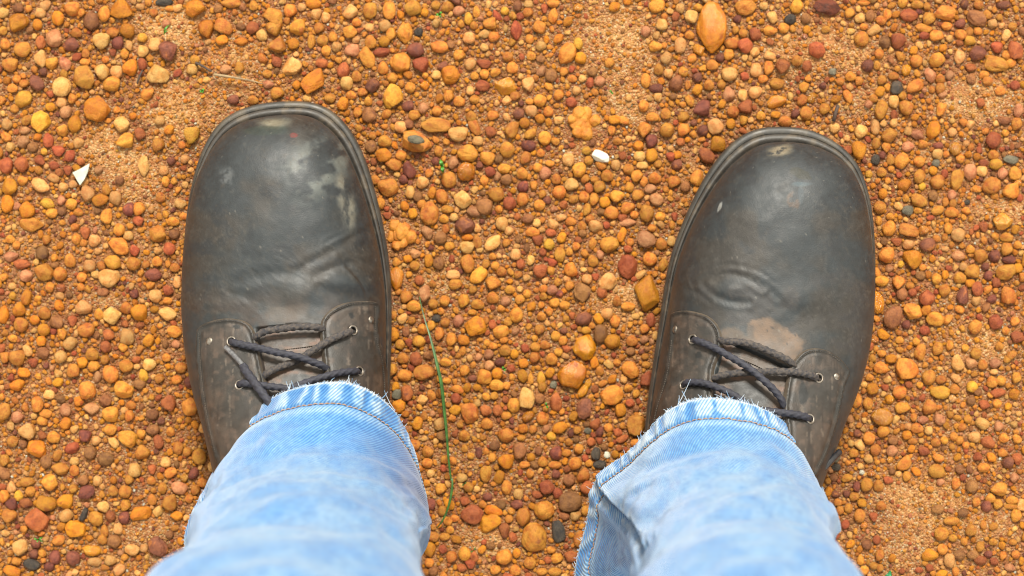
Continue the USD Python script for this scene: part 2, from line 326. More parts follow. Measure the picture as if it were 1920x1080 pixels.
# ---------------------------------------------------------------- stones read off the photograph: tile origin and scale, then x y width height turn colour (x: angular, w: wet)
TABLE = """#A 0 0 4.8
245 72 65 70 0 o;395 40 115 90 30 t;350 108 100 90 0 t;640 75 135 130 0 o;725 108 68 75 0 o;150 65 95 95 0 b x;160 200 180 165 0 a x;325 215 90 100 0 a;512 160 110 135 0 a;590 213 55 55 0 o;810 185 145 155 0 b;928 118 110 140 0 o;1085 75 195 170 0 a x;998 172 52 60 0 o;1758 70 175 160 0 a;1520 70 90 55 0 o;1845 260 140 170 0 a x;1135 275 135 135 0 a;1490 208 80 75 0 k;1275 332 90 85 0 y;1385 395 110 120 0 t;1510 450 170 180 40 p x;905 365 150 140 0 t;1045 380 110 115 0 p;475 335 145 160 0 k x;625 390 150 120 0 p x;675 285 100 90 0 o;1005 285 110 90 0 o;190 440 155 135 0 o;80 580 140 120 0 o;350 525 110 160 0 t x;455 555 130 110 40 o x;1278 455 105 110 0 t;1110 475 75 95 0 o;1000 465 70 70 0 r;757 470 75 90 0 o;752 550 95 70 0 o;905 640 130 135 0 t;1035 640 110 115 0 t;1158 605 130 145 0 a x;1270 570 80 120 0 r;745 690 190 205 0 o;990 745 155 140 0 o;1410 670 195 185 30 t;1720 618 100 95 0 t;1320 835 140 100 35 o x;545 775 170 180 0 t;560 655 70 95 0 o;325 740 130 140 0 p;135 705 75 75 0 o;205 745 95 75 0 o;95 785 100 85 0 o;200 890 155 150 0 y x;540 910 95 105 0 t;580 1000 120 110 30 k;370 640 80 80 0 p;355 375 90 120 0 r;870 975 235 230 0 a x;440 840 85 60 0 r;1465 12 160 70 0 d
#B 0 200 4.8
360 130 175 200 0 y x;660 150 120 155 0 a;215 210 100 70 0 k;200 312 110 110 0 k;80 358 85 90 0 t;285 360 95 90 0 b;510 395 125 95 -10 r;425 295 90 130 0 r x;385 400 65 65 0 y;695 320 100 100 0 t x;45 525 120 145 0 r;185 515 130 140 0 r x;80 715 140 150 0 a;360 705 165 120 -10 t;555 722 95 85 0 t;470 640 110 75 -20 t;775 770 120 150 20 t;895 835 150 115 15 a;1030 820 110 125 0 t;540 840 75 90 0 k;630 875 100 100 0 o;60 870 115 165 0 a;145 895 80 75 0 k;235 925 140 150 0 a;420 870 135 90 -20 y;455 955 110 90 0 o;545 940 80 80 0 b;270 1060 220 130 -10 o x;1085 155 140 140 0 t x;1250 240 100 115 0 r;1115 300 155 135 0 o x;1430 120 95 85 0 t;1515 205 90 85 0 a;1715 250 140 165 -30 y x;1285 530 100 190 0 t x;1330 570 110 60 -15 t;1655 468 85 80 0 t;1465 572 85 85 0 t;1420 340 115 120 0 o;1630 340 70 70 0 o;1070 660 80 85 0 b;875 565 80 75 0 k;1435 810 90 95 0 o;1145 920 110 120 0 p;1245 920 110 120 0 o;945 985 110 140 0 o x;1545 1030 120 85 0 o;1480 670 70 95 0 o;1655 700 60 65 0 t;690 945 90 70 0 o;715 490 75 70 0 r;595 570 85 90 0 r;475 525 95 80 0 r;520 590 75 75 0 r
#C 0 425 4.8
410 118 80 90 0 o;78 110 90 75 0 o;135 165 70 80 0 o;370 235 125 120 20 b;90 265 130 90 20 k x;185 335 150 90 5 r;385 410 175 155 0 o;225 440 120 110 0 k;530 425 125 125 0 o;480 280 65 70 0 o;620 300 105 130 0 o;675 110 80 100 0 o;755 55 95 110 0 r;840 125 115 110 0 t;1060 170 195 150 -15 o;1145 80 90 85 0 t;1410 60 150 150 0 o x;1560 65 100 95 0 b;870 220 75 60 0 t;795 350 115 105 0 t;1010 320 160 130 -15 y x;1195 335 130 120 0 o;1310 340 80 75 0 o;1405 310 95 95 0 o;1370 432 150 110 -5 p;970 465 195 165 0 t;725 455 90 90 0 o;845 430 75 70 0 t;1565 365 95 85 0 o;1585 500 70 110 0 t;1390 625 120 115 0 t;1505 572 95 95 0 r;1500 668 85 65 0 o;1195 605 85 85 0 p x;745 725 155 130 -5 t;1005 800 160 150 30 t;1245 775 145 150 0 a;880 785 85 105 0 o;1500 785 170 120 -10 t;920 590 110 75 0 b;225 635 95 140 0 a;160 740 120 135 0 a x;390 775 115 115 0 o;300 840 95 85 0 a;180 885 130 135 0 o;500 860 130 115 -30 b x;770 930 155 125 10 o;640 850 90 100 0 r;1140 990 130 145 0 t;970 975 105 105 0 r;1560 945 130 105 -20 o;1330 1025 105 110 0 a;625 1050 135 120 0 t;1130 730 110 110 0 o;20 790 100 160 0 a;95 535 80 60 0 t;100 620 65 75 0 y;715 540 70 75 0 o;435 545 80 95 0 o;465 945 75 60 0 r
#D 0 640 4.8
140 150 150 140 0 o;205 285 120 85 -15 a;535 140 115 110 30 t;650 265 120 120 0 o;285 195 95 80 0 r;820 115 120 120 0 o;945 50 100 105 0 r;940 168 85 85 0 o;1130 220 130 120 0 o;1335 210 125 110 0 t;725 190 110 105 -30 a x;840 228 110 95 0 o;990 292 145 165 20 o;870 325 70 115 0 k;785 440 150 160 0 o;1110 435 175 150 0 o;1285 310 85 115 0 y x;1430 338 90 85 0 o;1490 145 80 80 0 o;1620 240 105 95 0 o;1585 350 100 80 0 o;1250 385 110 95 0 b;430 482 105 85 0 t;325 568 115 145 0 o;15 640 180 130 50 o;510 370 100 80 0 a;145 685 115 105 0 k;400 655 115 80 0 o;370 725 105 80 -30 o;705 540 90 90 0 a;815 605 145 105 0 k;940 535 110 110 0 b x;985 660 145 140 0 o;1160 675 90 105 0 o;1170 575 95 85 0 o;985 797 115 100 0 o;580 742 105 110 0 a;235 815 150 150 0 t x;470 862 120 110 0 o;100 905 105 100 0 o;325 970 180 150 -15 a x;1140 880 175 150 -10 o;750 850 115 110 -30 p x;855 897 90 85 0 t;1015 915 110 75 -50 t;640 965 140 100 30 r x;805 1005 110 120 0 b;1365 660 115 100 0 b;1370 800 120 95 0 b;1420 910 95 135 0 r;1595 965 90 120 0 o;1680 1000 85 85 0 o;1700 590 140 165 0 o x;1275 1000 135 130 0 o;1785 1040 130 150 20 o;1525 815 80 90 0 o;1820 785 80 90 0 t;945 1060 150 120 0 b;195 925 80 80 0 b;370 850 80 75 0 r;1510 560 130 150 0 r x;1690 370 95 110 0 p
#E 0 855 4.8
30 45 90 110 0 o;440 240 145 150 0 o x;535 118 160 110 0 o x;660 130 90 110 0 o;660 50 85 75 0 t;235 240 140 85 0 o;870 228 90 95 0 t;1205 130 115 125 0 t;1160 215 85 90 0 o;1525 150 120 95 30 o;1485 60 95 95 0 t;1360 125 80 90 0 r;1355 222 85 80 0 o;775 325 140 120 0 p x;745 220 95 95 0 b;655 300 85 80 0 o;410 430 180 140 0 a;575 415 140 130 0 a x;155 365 85 100 0 y;260 325 90 95 0 o;25 370 95 115 0 o;85 440 110 110 0 p x;220 430 120 90 0 r;320 575 215 200 -20 r x;70 545 150 130 0 o;585 540 130 120 0 t;850 570 135 135 0 o;920 462 110 100 0 t;1010 315 90 95 0 o;1120 325 115 115 0 o;1125 450 95 105 0 o;1360 395 85 105 0 o;1455 295 80 105 0 o;1605 290 150 110 -20 k;1755 310 90 95 0 o;1810 240 90 90 0 o;1695 390 75 80 0 o;1520 420 130 150 0 o x;985 550 90 110 0 r x;1105 560 105 115 0 p;1260 520 195 140 30 a x;1580 545 120 90 0 a x;670 660 185 150 0 a;540 640 85 80 0 a;930 680 75 120 0 o;1055 660 90 100 0 t;1025 770 120 115 0 b;910 755 90 95 0 o;515 765 120 90 20 o;170 830 140 145 0 t;305 790 95 100 0 p;285 890 90 90 0 p;815 855 170 100 -10 aw;1180 850 140 105 0 t;1287 835 75 75 0 t;840 960 135 80 0 t;985 945 110 95 -10 t;1410 825 170 190 20 p x;270 985 155 100 -10 d;135 955 90 80 0 o;650 925 130 130 30 p;475 920 110 130 0 p;425 1000 100 80 0 p;1065 1030 120 90 45 t;1115 920 70 65 0 o;90 1050 160 110 -10 a;1520 710 75 80 0 b;745 530 60 130 -20 d x
#F 400 0 4.8
690 88 115 120 0 o;790 55 85 75 0 t;895 25 140 90 0 a;540 140 180 140 -20 o x;535 250 140 140 0 o x;750 240 140 145 0 y x;920 115 110 100 30 t x;1005 148 85 100 0 t;1225 95 145 130 0 t x;1405 90 120 145 0 o;1580 85 115 165 0 o;1795 65 155 140 0 y;90 235 170 130 -20 o x;345 245 120 120 0 r x;950 245 95 95 0 o;1228 280 125 120 0 o;1070 320 80 95 0 o;978 360 100 105 0 o;880 370 75 130 0 o;570 395 160 150 0 o x;715 388 105 100 0 a;1540 225 110 105 30 t;1600 300 95 120 0 o;1720 290 140 190 0 o;1410 368 105 125 0 o;1535 368 100 95 0 a;1400 240 80 75 0 t;1105 415 95 95 0 t;1010 450 85 100 0 o;1245 445 135 110 0 k;1380 510 130 200 20 o x;1510 465 150 80 10 r x;1820 445 160 130 0 p x;1680 550 180 175 0 o;1860 580 150 140 0 r x;1525 605 95 120 0 o;700 595 190 150 20 t x;900 730 240 160 40 a x;1165 625 115 140 0 r;975 565 120 85 0 r;235 610 90 105 0 o;110 620 110 85 0 k;480 660 85 75 0 o;1195 745 115 125 0 t;1285 680 95 105 0 o;1430 765 130 125 0 p;1610 695 95 95 0 o;1610 855 185 200 20 y;1345 825 100 75 0 o;1235 850 95 80 0 o;1045 880 105 90 0 o;575 835 120 110 0 o;350 895 100 85 0 o;170 895 110 90 0 p;1160 930 105 120 0 a;1390 905 75 85 0 o;1745 950 110 95 0 p;1810 1035 110 95 0 o;1890 970 90 100 0 k;1770 785 95 95 0 o;1300 1010 85 95 0 o;1400 1030 130 140 0 b;150 20 180 90 0 o;355 40 80 95 0 o;240 370 130 80 0 a x;1845 280 80 80 0 d;1285 190 85 80 0 o
#G 800 0 4.8
80 40 80 80 0 o;290 90 110 90 0 k;445 95 65 110 0 o;565 200 120 115 0 o x;630 135 120 60 -50 r;820 45 80 100 0 b;915 30 85 70 0 t;915 105 95 85 0 o;1140 130 85 135 -15 o;1140 20 115 80 0 o;1060 70 65 90 0 r;705 90 75 75 0 y;840 140 75 65 0 r;805 270 105 180 0 r;1015 240 120 125 20 o;375 160 75 115 0 y;425 220 75 75 0 o;380 335 110 105 0 t;610 325 105 90 0 o;115 415 165 110 -10 o;1030 408 100 90 0 t;730 505 95 90 0 o;295 490 110 100 0 o;770 600 105 110 0 o;390 570 110 95 50 t;515 570 140 80 -5 r;615 645 100 75 30 o;1265 475 155 200 -15 o x;1385 520 110 115 30 a x;1365 385 85 110 0 y;940 495 85 85 0 o;215 670 160 165 0 a;85 670 90 80 0 t;140 590 100 75 20 p;430 675 75 75 0 o;520 660 85 90 0 o;705 770 195 160 0 aw x;910 755 115 135 0 t x;800 860 100 85 0 o;505 765 130 100 0 r x;1125 675 110 120 0 b;1240 640 80 80 0 o;1405 700 75 70 0 t;1495 640 90 85 0 b;1565 725 100 90 0 k;1350 810 80 80 0 t;1020 900 115 110 0 o;940 995 110 105 0 t;1095 995 90 95 0 o;390 810 70 85 0 t;200 860 95 110 0 o;290 905 105 95 0 o;430 890 90 80 0 o;1195 850 95 95 0 o;825 1020 105 95 0 p;1305 915 100 90 0 r;600 1035 110 90 0 o;400 1040 95 100 0 o;90 995 90 90 0 o;1650 560 90 90 0 o;1310 700 90 70 0 o;1820 875 60 65 0 t
#H 1200 0 4.8
155 50 140 115 0 o;365 68 80 90 0 t;465 140 115 120 0 t x;200 215 105 105 0 t;648 240 270 450 4 aw;955 60 190 140 0 o x;1120 45 80 70 0 t;1415 45 120 130 0 y x;1690 60 240 140 0 m x;1360 165 105 95 0 d;1300 245 100 95 0 o;1180 265 135 90 0 o x;1045 300 110 120 0 r;950 405 140 135 0 r;935 290 80 85 0 o;870 262 65 70 0 o;880 165 75 75 0 p;1595 450 140 155 20 r;55 275 95 100 0 k;370 395 110 150 0 t x;145 410 130 95 0 o x;450 305 90 80 0 o;240 515 95 110 -30 t;810 485 100 100 0 o;655 575 110 100 0 o;810 660 150 130 -15 t;1050 625 105 125 0 t;1170 605 95 130 0 o;1290 595 130 135 0 r;1415 540 100 100 0 o;1240 745 130 100 0 o;1120 705 95 75 0 o;950 680 80 80 0 r;325 740 125 140 0 b;395 640 90 95 0 o;260 655 85 85 0 t;170 615 85 105 0 o;145 790 130 85 0 p;520 800 95 95 0 a;625 755 95 100 0 o;740 755 75 90 0 o;805 840 110 135 0 k;930 850 85 105 0 t;1045 825 130 110 20 t;1235 905 185 110 15 aw;560 965 150 145 0 p x;845 1000 110 105 0 o;955 965 135 130 20 r x;745 930 75 80 0 a;115 1045 120 85 0 o;35 950 90 105 0 o;400 1045 110 90 0 o;235 1015 95 110 0 o;1505 1015 115 125 0 o;1675 975 105 100 0 o;1095 1035 85 85 0 o;1510 590 90 100 0 r;165 870 75 80 0 t;725 510 75 85 0 p;520 690 90 90 0 p x;440 760 60 85 0 o;1510 260 70 75 0 a;55 720 90 130 0 o;1740 640 70 65 0 g;1655 765 65 65 0 p
#I 1520 0 4.8
490 15 120 50 0 o;365 110 95 90 0 o;548 135 85 110 0 b;645 175 100 85 0 o;705 125 80 100 0 o;895 130 165 110 -5 r;970 30 115 80 0 o;1060 50 65 75 0 o;1220 110 200 130 0 o;1080 160 120 115 0 o;1510 155 190 140 -35 b;1600 120 80 90 0 o;1525 35 85 85 0 o;1750 35 125 75 0 p;1395 25 75 85 0 p;575 265 130 90 20 t x;610 305 70 60 0 r;465 345 130 135 20 o;675 375 100 120 0 b x;800 360 130 140 20 r;370 275 80 60 0 t;1030 245 150 80 -10 o;1150 315 135 100 -10 o;1035 310 100 70 0 r x;1240 225 100 75 0 o;1450 355 105 90 0 y x;1355 375 70 65 0 r;1835 230 80 75 0 o;1690 420 110 100 0 r;1515 470 150 130 0 p x;1860 445 130 160 0 r x;1355 505 100 130 0 t;1150 530 140 130 0 o;960 540 110 110 0 o;515 585 110 110 0 p;605 580 65 85 0 o;625 480 85 90 0 o;655 715 90 85 0 o;755 675 95 75 0 o;1690 570 215 140 -10 o;1775 490 80 85 0 o;1090 670 100 140 20 k x;1175 700 85 90 0 o;945 770 165 105 25 o;785 785 115 120 0 d x;630 820 95 90 0 a;570 880 80 80 0 o;835 855 75 80 0 o;755 910 95 115 0 t;645 980 120 180 0 o;870 965 130 135 0 o;1570 665 95 75 20 o;1605 725 95 85 10 o;1460 705 85 100 0 b;1715 810 95 85 0 o;1265 670 80 90 0 k;1180 790 90 100 0 o;1200 845 85 65 0 k;1855 760 95 80 0 r;1890 990 90 130 0 k;1455 600 100 75 0 r;530 935 75 75 0 k;950 1050 75 60 0 a;365 680 95 85 0 o;275 725 80 70 0 o;350 860 80 130 30 o;1540 920 80 85 0 r;760 1030 65 90 0 r;760 240 65 75 0 a
#J 1600 220 6
75 365 160 210 0 a;100 150 150 150 0 t;260 105 100 175 -5 t;420 195 180 165 0 o;275 290 105 130 0 o;630 325 145 115 0 k;630 150 90 100 0 t;915 145 160 210 0 a x;960 410 120 120 0 t;430 465 95 130 0 o;555 480 150 180 -25 o;755 490 130 120 0 o;335 420 80 95 0 p;265 470 100 120 0 d;945 510 90 85 0 g;965 315 120 85 0 p;1595 250 180 190 0 r;1290 290 80 70 0 t;1220 455 100 110 0 o;1330 610 150 180 0 k;1795 470 170 95 -10 g;1595 410 120 120 0 o;1630 520 150 130 0 y;1465 600 130 120 0 t;1840 620 140 160 0 o;1705 625 120 130 0 k;1570 760 205 190 0 o;1790 820 190 180 0 o x;1865 65 130 140 0 o;1720 30 150 90 0 b;1180 700 150 230 -10 o;960 720 165 160 0 o;760 660 130 160 -20 o;590 760 160 140 0 a x;330 610 110 110 0 o;345 855 100 120 0 a;755 930 180 155 0 o;915 875 110 130 0 b;1130 870 105 120 0 k;310 1010 140 140 0 o;625 1045 130 110 0 g;740 1040 100 80 0 o;965 1045 150 100 20 o;1140 970 90 110 0 o;790 770 85 95 0 y;440 575 75 80 0 o;1415 805 120 80 -20 o;605 905 75 90 0 o;1490 510 110 85 0 r;1300 950 70 60 0 d;1605 870 85 100 0 o;190 635 85 85 0 y;405 710 75 80 0 o;1120 1060 160 120 0 o;1045 630 85 105 0 r;1060 950 80 110 0 o;540 840 65 80 0 o;1440 360 70 85 0 r;1065 410 80 80 0 o
#K 1600 400 6
415 165 160 170 0 o;640 190 230 140 -10 o x;635 350 145 115 0 t;850 350 190 150 10 p;1195 240 155 155 0 t;1085 165 95 130 0 o;1480 150 110 120 0 r;1700 90 225 190 0 yw x;1740 265 150 110 0 o;1615 255 85 85 0 o;1750 400 140 145 0 o;1865 350 95 95 0 o;1450 480 160 150 0 o;1600 480 130 140 0 p;1765 525 160 100 -5 p;1730 665 225 170 10 o;1875 615 100 110 0 a;670 520 210 210 0 a x;380 470 180 180 0 o x;310 510 100 110 0 k;550 570 75 80 0 y;1200 480 160 110 -15 k;1350 650 170 150 0 o;1210 720 140 130 0 o;950 740 110 130 0 o;770 700 120 100 0 b;860 690 75 90 0 a;520 780 145 160 0 o;330 760 160 120 0 o;420 620 95 95 0 k;280 1000 150 250 10 aw;560 910 130 140 0 b;650 815 95 90 0 o;840 950 180 170 30 r x;1045 865 140 130 20 o;1335 785 120 90 0 a;1410 850 130 160 0 r;1255 920 140 210 -20 p x;1400 980 120 110 30 t x;1760 920 170 190 0 o x;1625 780 105 120 0 r;1530 700 100 110 0 p;500 320 130 95 0 r;360 310 80 100 0 b;1255 600 100 95 0 t;1050 270 75 90 0 o;1330 400 100 100 0 o;1490 300 70 95 0 o;800 610 90 80 0 o;1090 620 80 75 0 r;680 890 100 90 0 r;1050 400 95 60 0 t;430 30 100 80 0 o;300 85 75 110 0 o;1500 600 90 90 0 p;1050 690 80 100 0 a
#L 1560 570 5.333
615 130 180 220 -10 b;750 205 85 85 0 p;820 75 190 160 0 o x;1050 150 190 140 -15 o x;950 60 110 110 0 a;1290 50 100 80 -25 o;1440 230 140 145 0 o;940 265 110 90 0 r;1650 180 140 150 0 r;1850 175 100 90 0 o;1870 330 140 120 0 r;1750 270 80 80 0 o;890 480 115 165 -10 o;1075 450 115 135 -10 o;760 650 225 215 0 o;495 635 145 120 0 o;980 735 140 150 0 o;1275 585 130 160 0 t x;1450 495 110 115 0 o;1410 590 120 110 0 k x;1520 605 95 105 0 o;1650 595 120 100 0 k;1820 510 115 80 25 o;1685 420 85 90 0 o;1345 440 75 75 0 o;1195 415 80 100 0 o;415 850 120 115 0 a;685 885 140 125 20 o;585 955 95 95 0 aw;1095 885 195 130 -5 y;1240 850 100 105 0 o;1420 830 115 115 0 y;1110 760 115 85 0 o;1615 780 110 120 0 o;1710 770 100 100 0 o;1870 740 100 110 0 o;1680 890 150 90 15 r;245 965 125 150 0 o;370 1000 100 120 0 o;985 1030 145 150 0 o;720 1040 160 110 0 o;1540 1010 110 95 0 r;1670 1000 90 90 0 o;1410 970 90 90 0 b;385 735 85 75 0 o;405 250 80 70 0 o;385 425 95 90 0 r;415 540 70 85 0 o;1640 680 80 60 0 t;1480 885 85 80 0 b;685 360 85 75 0 o;855 380 75 85 0 o;540 840 85 70 0 r;780 810 80 75 0 r
#M 1540 770 5.047
580 60 200 165 0 aw;975 90 110 75 0 k;600 200 125 110 0 o;910 165 120 100 0 o;1025 190 80 80 0 t;830 155 70 70 0 t;820 235 95 85 0 a;460 265 115 120 0 o;690 285 100 90 0 b;680 385 110 110 0 k;520 375 100 115 -15 o;320 410 95 85 -20 o;795 505 160 115 40 o;1100 575 160 130 -15 o;1090 300 95 85 0 o;1175 285 75 75 0 o;1460 255 120 100 0 t;1595 300 150 110 -35 r;1740 260 95 95 0 o;1550 545 120 90 0 o;1350 160 90 75 0 o;1325 560 90 85 0 b;1780 495 110 110 0 p;1870 465 100 110 0 r;1845 640 90 90 0 k;1690 740 155 130 -15 o x;1440 720 120 130 0 b;1290 695 90 110 0 o;1610 830 95 95 0 o;1570 910 95 110 0 p;1690 890 95 95 0 o;1820 850 120 80 0 o;1815 915 140 60 0 o;1865 1000 110 120 0 o;1350 970 100 90 0 b;1110 935 120 90 0 b;440 705 120 125 0 o;545 710 95 115 0 o;340 725 70 100 0 p;820 625 85 95 0 o;1140 680 80 75 0 k;1040 750 70 65 0 o;965 730 60 65 0 o;570 900 100 90 0 o;370 1000 105 130 0 o;500 1010 85 85 0 r;250 640 110 75 20 o;130 640 80 70 0 b;325 820 100 80 0 o;165 870 80 75 0 o;265 930 80 95 0 o;190 950 80 85 0 o;150 440 80 110 -20 g;150 540 90 70 0 d;395 590 50 45 0 w;980 385 110 90 0 r;1380 330 70 75 0 o;860 365 75 75 0 a;870 290 90 65 0 o;1265 250 75 85 0 o;1325 285 80 80 0 o;640 660 95 75 0 r;1240 1050 150 80 0 o;75 770 80 90 0 a;1700 155 95 90 0 k;1400 85 80 80 0 o
#N 680 220 5.333
375 95 125 120 0 t;460 60 95 110 30 b;730 75 290 150 -5 o;540 240 300 210 -15 o x;955 165 200 145 0 t;1115 85 100 200 25 o;1150 230 110 95 0 t;210 375 160 150 0 a;80 290 115 130 0 b;215 230 140 120 0 o;380 380 110 110 0 o;300 465 170 120 -20 o x;465 520 125 175 10 p x;665 555 85 90 0 o;595 650 130 125 0 t;250 700 205 180 0 o;1050 355 205 175 -10 o;1035 540 190 180 30 aw;860 620 145 160 0 o;905 450 105 130 -10 k;1240 405 150 135 -15 o;1445 320 150 155 0 o;1655 275 150 110 -20 p;1490 115 130 180 -20 o x;1280 140 110 110 0 r;1820 205 135 140 0 o;1000 820 175 180 0 t;1220 890 160 165 0 b;1335 765 160 150 -20 o;1470 855 130 130 0 r;1605 820 125 135 0 o;1600 690 115 115 0 p;1770 875 115 110 0 o;1440 620 120 110 0 b;1275 540 110 105 0 r;1415 510 130 100 0 o;1635 405 110 135 -20 o;1595 555 115 120 0 o;1750 500 95 90 0 o;1830 555 120 130 0 k;1350 585 75 100 0 k;1215 630 85 105 0 o;665 955 180 235 5 o;690 750 90 120 0 a;790 790 120 160 30 o;550 790 95 110 0 b;470 745 95 130 0 t;590 865 95 90 0 o;500 960 95 105 0 a;1115 945 150 100 -25 k;850 920 130 80 -10 o;810 1010 95 90 0 o;910 995 85 80 0 t;1800 765 80 85 0 o;120 620 95 100 0 o;170 860 100 120 0 o;720 435 80 85 0 p;105 440 65 85 0 r;755 335 85 110 0 o;240 980 95 75 0 r;1780 350 85 85 0 o;95 180 80 80 0 o
#O 1000 220 5.333
350 420 120 130 0 t;460 520 140 150 0 o;535 330 95 85 0 y;555 430 90 90 0 o;825 475 95 110 0 t;740 575 125 125 0 o;955 515 110 105 0 o;1065 385 120 105 0 t;1190 375 120 140 0 a;1095 475 120 75 0 t;1045 580 125 120 15 o;1220 600 125 115 0 o;1110 640 75 105 -20 o;385 665 145 125 0 t;525 610 95 90 0 o;230 610 95 110 0 o;260 745 140 130 0 o;615 620 85 75 0 o;670 690 125 120 0 o;560 705 85 110 0 r;510 795 105 115 0 o;615 815 95 130 0 o;720 845 110 110 0 a;840 790 155 130 0 o;965 695 90 105 0 o;1055 775 125 110 0 o;1180 710 130 95 0 k;1235 820 150 120 -20 k;785 950 150 130 0 o;945 900 155 120 20 o;1140 960 140 175 0 o;1015 970 85 80 0 o;545 920 85 130 -10 o;460 905 65 70 0 t;1275 990 105 95 0 o;1420 640 130 120 0 o;1640 600 130 165 -15 o;1530 690 100 110 0 b;1640 720 75 80 0 o;1745 375 140 180 20 r;1855 260 150 160 0 a;1830 85 165 165 0 t;1515 120 130 130 0 o;1340 120 140 140 0 o;1115 120 140 160 0 o;1195 25 140 90 0 o;845 232 95 80 0 o;1440 470 110 110 0 p;1380 390 100 90 0 r;1450 370 85 80 0 a;1480 240 85 80 0 r;490 43 360 380 0 o x;910 30 120 80 -30 o;820 20 130 90 0 a;950 1050 170 80 0 k;890 1000 110 80 0 r;375 1035 110 90 0 o;1490 1050 100 60 0 o;1420 990 70 90 0 r;1700 130 110 120 0 p
#P 700 400 6
290 240 370 400 0 o x;1030 130 200 190 30 p x;755 270 145 150 30 b;815 175 90 110 0 o;1165 310 100 165 10 o;1050 385 165 140 -10 t;1055 270 130 80 0 a;1345 330 220 140 38 t;1445 115 140 155 0 t;1525 195 105 100 0 t;1055 565 160 210 0 o;1180 700 230 150 40 y;895 690 160 105 0 t;925 800 160 120 0 o;1345 790 180 160 -15 o;1340 945 140 140 0 o;1600 460 120 130 0 t;1270 570 95 110 0 o;1440 650 115 110 0 o;1370 590 95 100 0 o;1500 330 95 95 0 o;1790 205 160 110 0 o;1840 105 90 95 0 t;1850 300 130 120 0 r;1770 525 95 120 0 t;1660 570 100 110 0 r;1880 650 160 150 0 r;1635 690 100 85 0 o;260 730 150 260 0 aw;620 530 100 150 0 a;460 590 115 115 0 o;735 560 130 150 0 b;385 510 105 85 0 a;515 755 110 110 0 r;575 905 130 190 0 k;370 940 140 140 0 o;450 1040 170 130 0 o;800 985 115 120 0 o;1020 985 130 150 0 o;1170 1020 150 120 0 o;1490 990 120 110 0 k;1655 970 120 110 0 o;1535 855 115 100 0 o;1730 905 95 100 0 o;1120 860 100 90 0 o;660 790 85 85 0 o;880 510 70 90 0 r;400 690 80 75 0 o;1340 480 90 85 0 o;670 1020 110 110 0 o;860 370 120 100 0 o;1350 860 80 80 0 o
#Q 980 400 6
535 90 120 140 0 o;670 135 100 110 0 o;825 145 165 140 -10 t;320 215 120 90 0 r;440 270 110 120 0 a;300 345 125 130 0 y;420 465 125 170 0 o;610 370 100 100 0 o;525 425 80 100 0 o;790 340 85 140 -10 o;980 350 210 180 0 o;880 460 95 110 20 k;790 530 115 140 15 o;550 630 160 160 -10 o x;320 640 85 110 0 o;725 740 120 110 0 t;960 765 210 200 0 t;1185 600 220 270 0 r;1400 290 210 190 -10 k;1440 510 160 160 0 o;1565 340 130 140 0 o;1680 310 100 120 0 t;1120 240 100 170 -10 a;1220 105 130 120 0 p;1390 40 160 120 0 a;1330 690 150 80 35 t;1400 900 280 400 0 a x;1585 580 100 150 -20 o;670 890 180 230 10 b;535 815 110 105 0 o;340 865 130 120 -20 k;895 890 120 130 0 r;400 775 90 95 0 o;235 930 90 90 0 o;475 1035 120 100 0 o;215 1035 80 80 0 o;1065 985 100 120 0 o;1190 1050 160 100 0 o;820 715 90 85 0 r;1190 400 100 90 0 r;1790 110 115 130 0 o;1460 165 95 90 0 o;1220 325 90 95 0 o;950 130 80 90 0 r;680 220 95 95 0 b;330 555 120 90 -20 r;630 300 90 85 0 r;760 60 100 110 0 o;500 740 85 80 0 t;1260 20 100 80 0 o;410 905 95 80 0 p;1690 130 70 100 0 o;1500 685 75 75 0 o;55 905 100 95 0 o
#R 720 570 6.836
110 390 160 180 0 a;110 150 100 120 0 o;355 215 100 100 0 o;490 320 140 140 0 o;275 360 95 140 0 b;605 280 110 130 0 o;665 185 115 100 0 d;780 240 120 120 0 o;710 385 130 170 0 o;445 480 165 150 0 y;200 520 125 135 0 y;310 500 100 110 0 r;235 695 150 145 0 o;405 710 160 170 0 r;865 460 140 170 0 o;1020 465 160 130 -15 a;1170 285 280 250 0 a x;955 220 140 160 0 k;1500 360 200 160 15 o;1695 140 170 200 0 o;1540 465 115 95 0 o;1550 595 160 150 0 o;1345 650 130 135 0 k;1485 745 145 110 10 p;1350 790 130 130 0 k;1285 935 190 195 0 o;1450 895 140 150 -20 a;1035 860 130 140 0 o;785 745 150 115 0 o;510 880 270 200 0 o;260 920 190 150 0 o;95 850 150 170 0 o;1790 765 130 125 0 a;1775 925 130 170 15 a;1125 960 120 90 0 p;1440 1040 190 150 0 o;1670 645 110 120 0 a;1405 545 120 90 -15 o;1210 685 100 105 0 k;1390 265 100 120 0 r;1310 215 90 110 0 o;725 90 90 95 0 o;1630 830 110 100 0 r;570 660 140 110 0 b;1005 600 85 130 -20 o;800 990 110 85 0 o;1690 350 120 85 30 k;1810 570 110 120 0 r;1315 500 80 95 0 o;345 825 100 95 0 r;1880 960 80 150 0 o;1130 110 110 80 0 o
#S 980 570 6.836
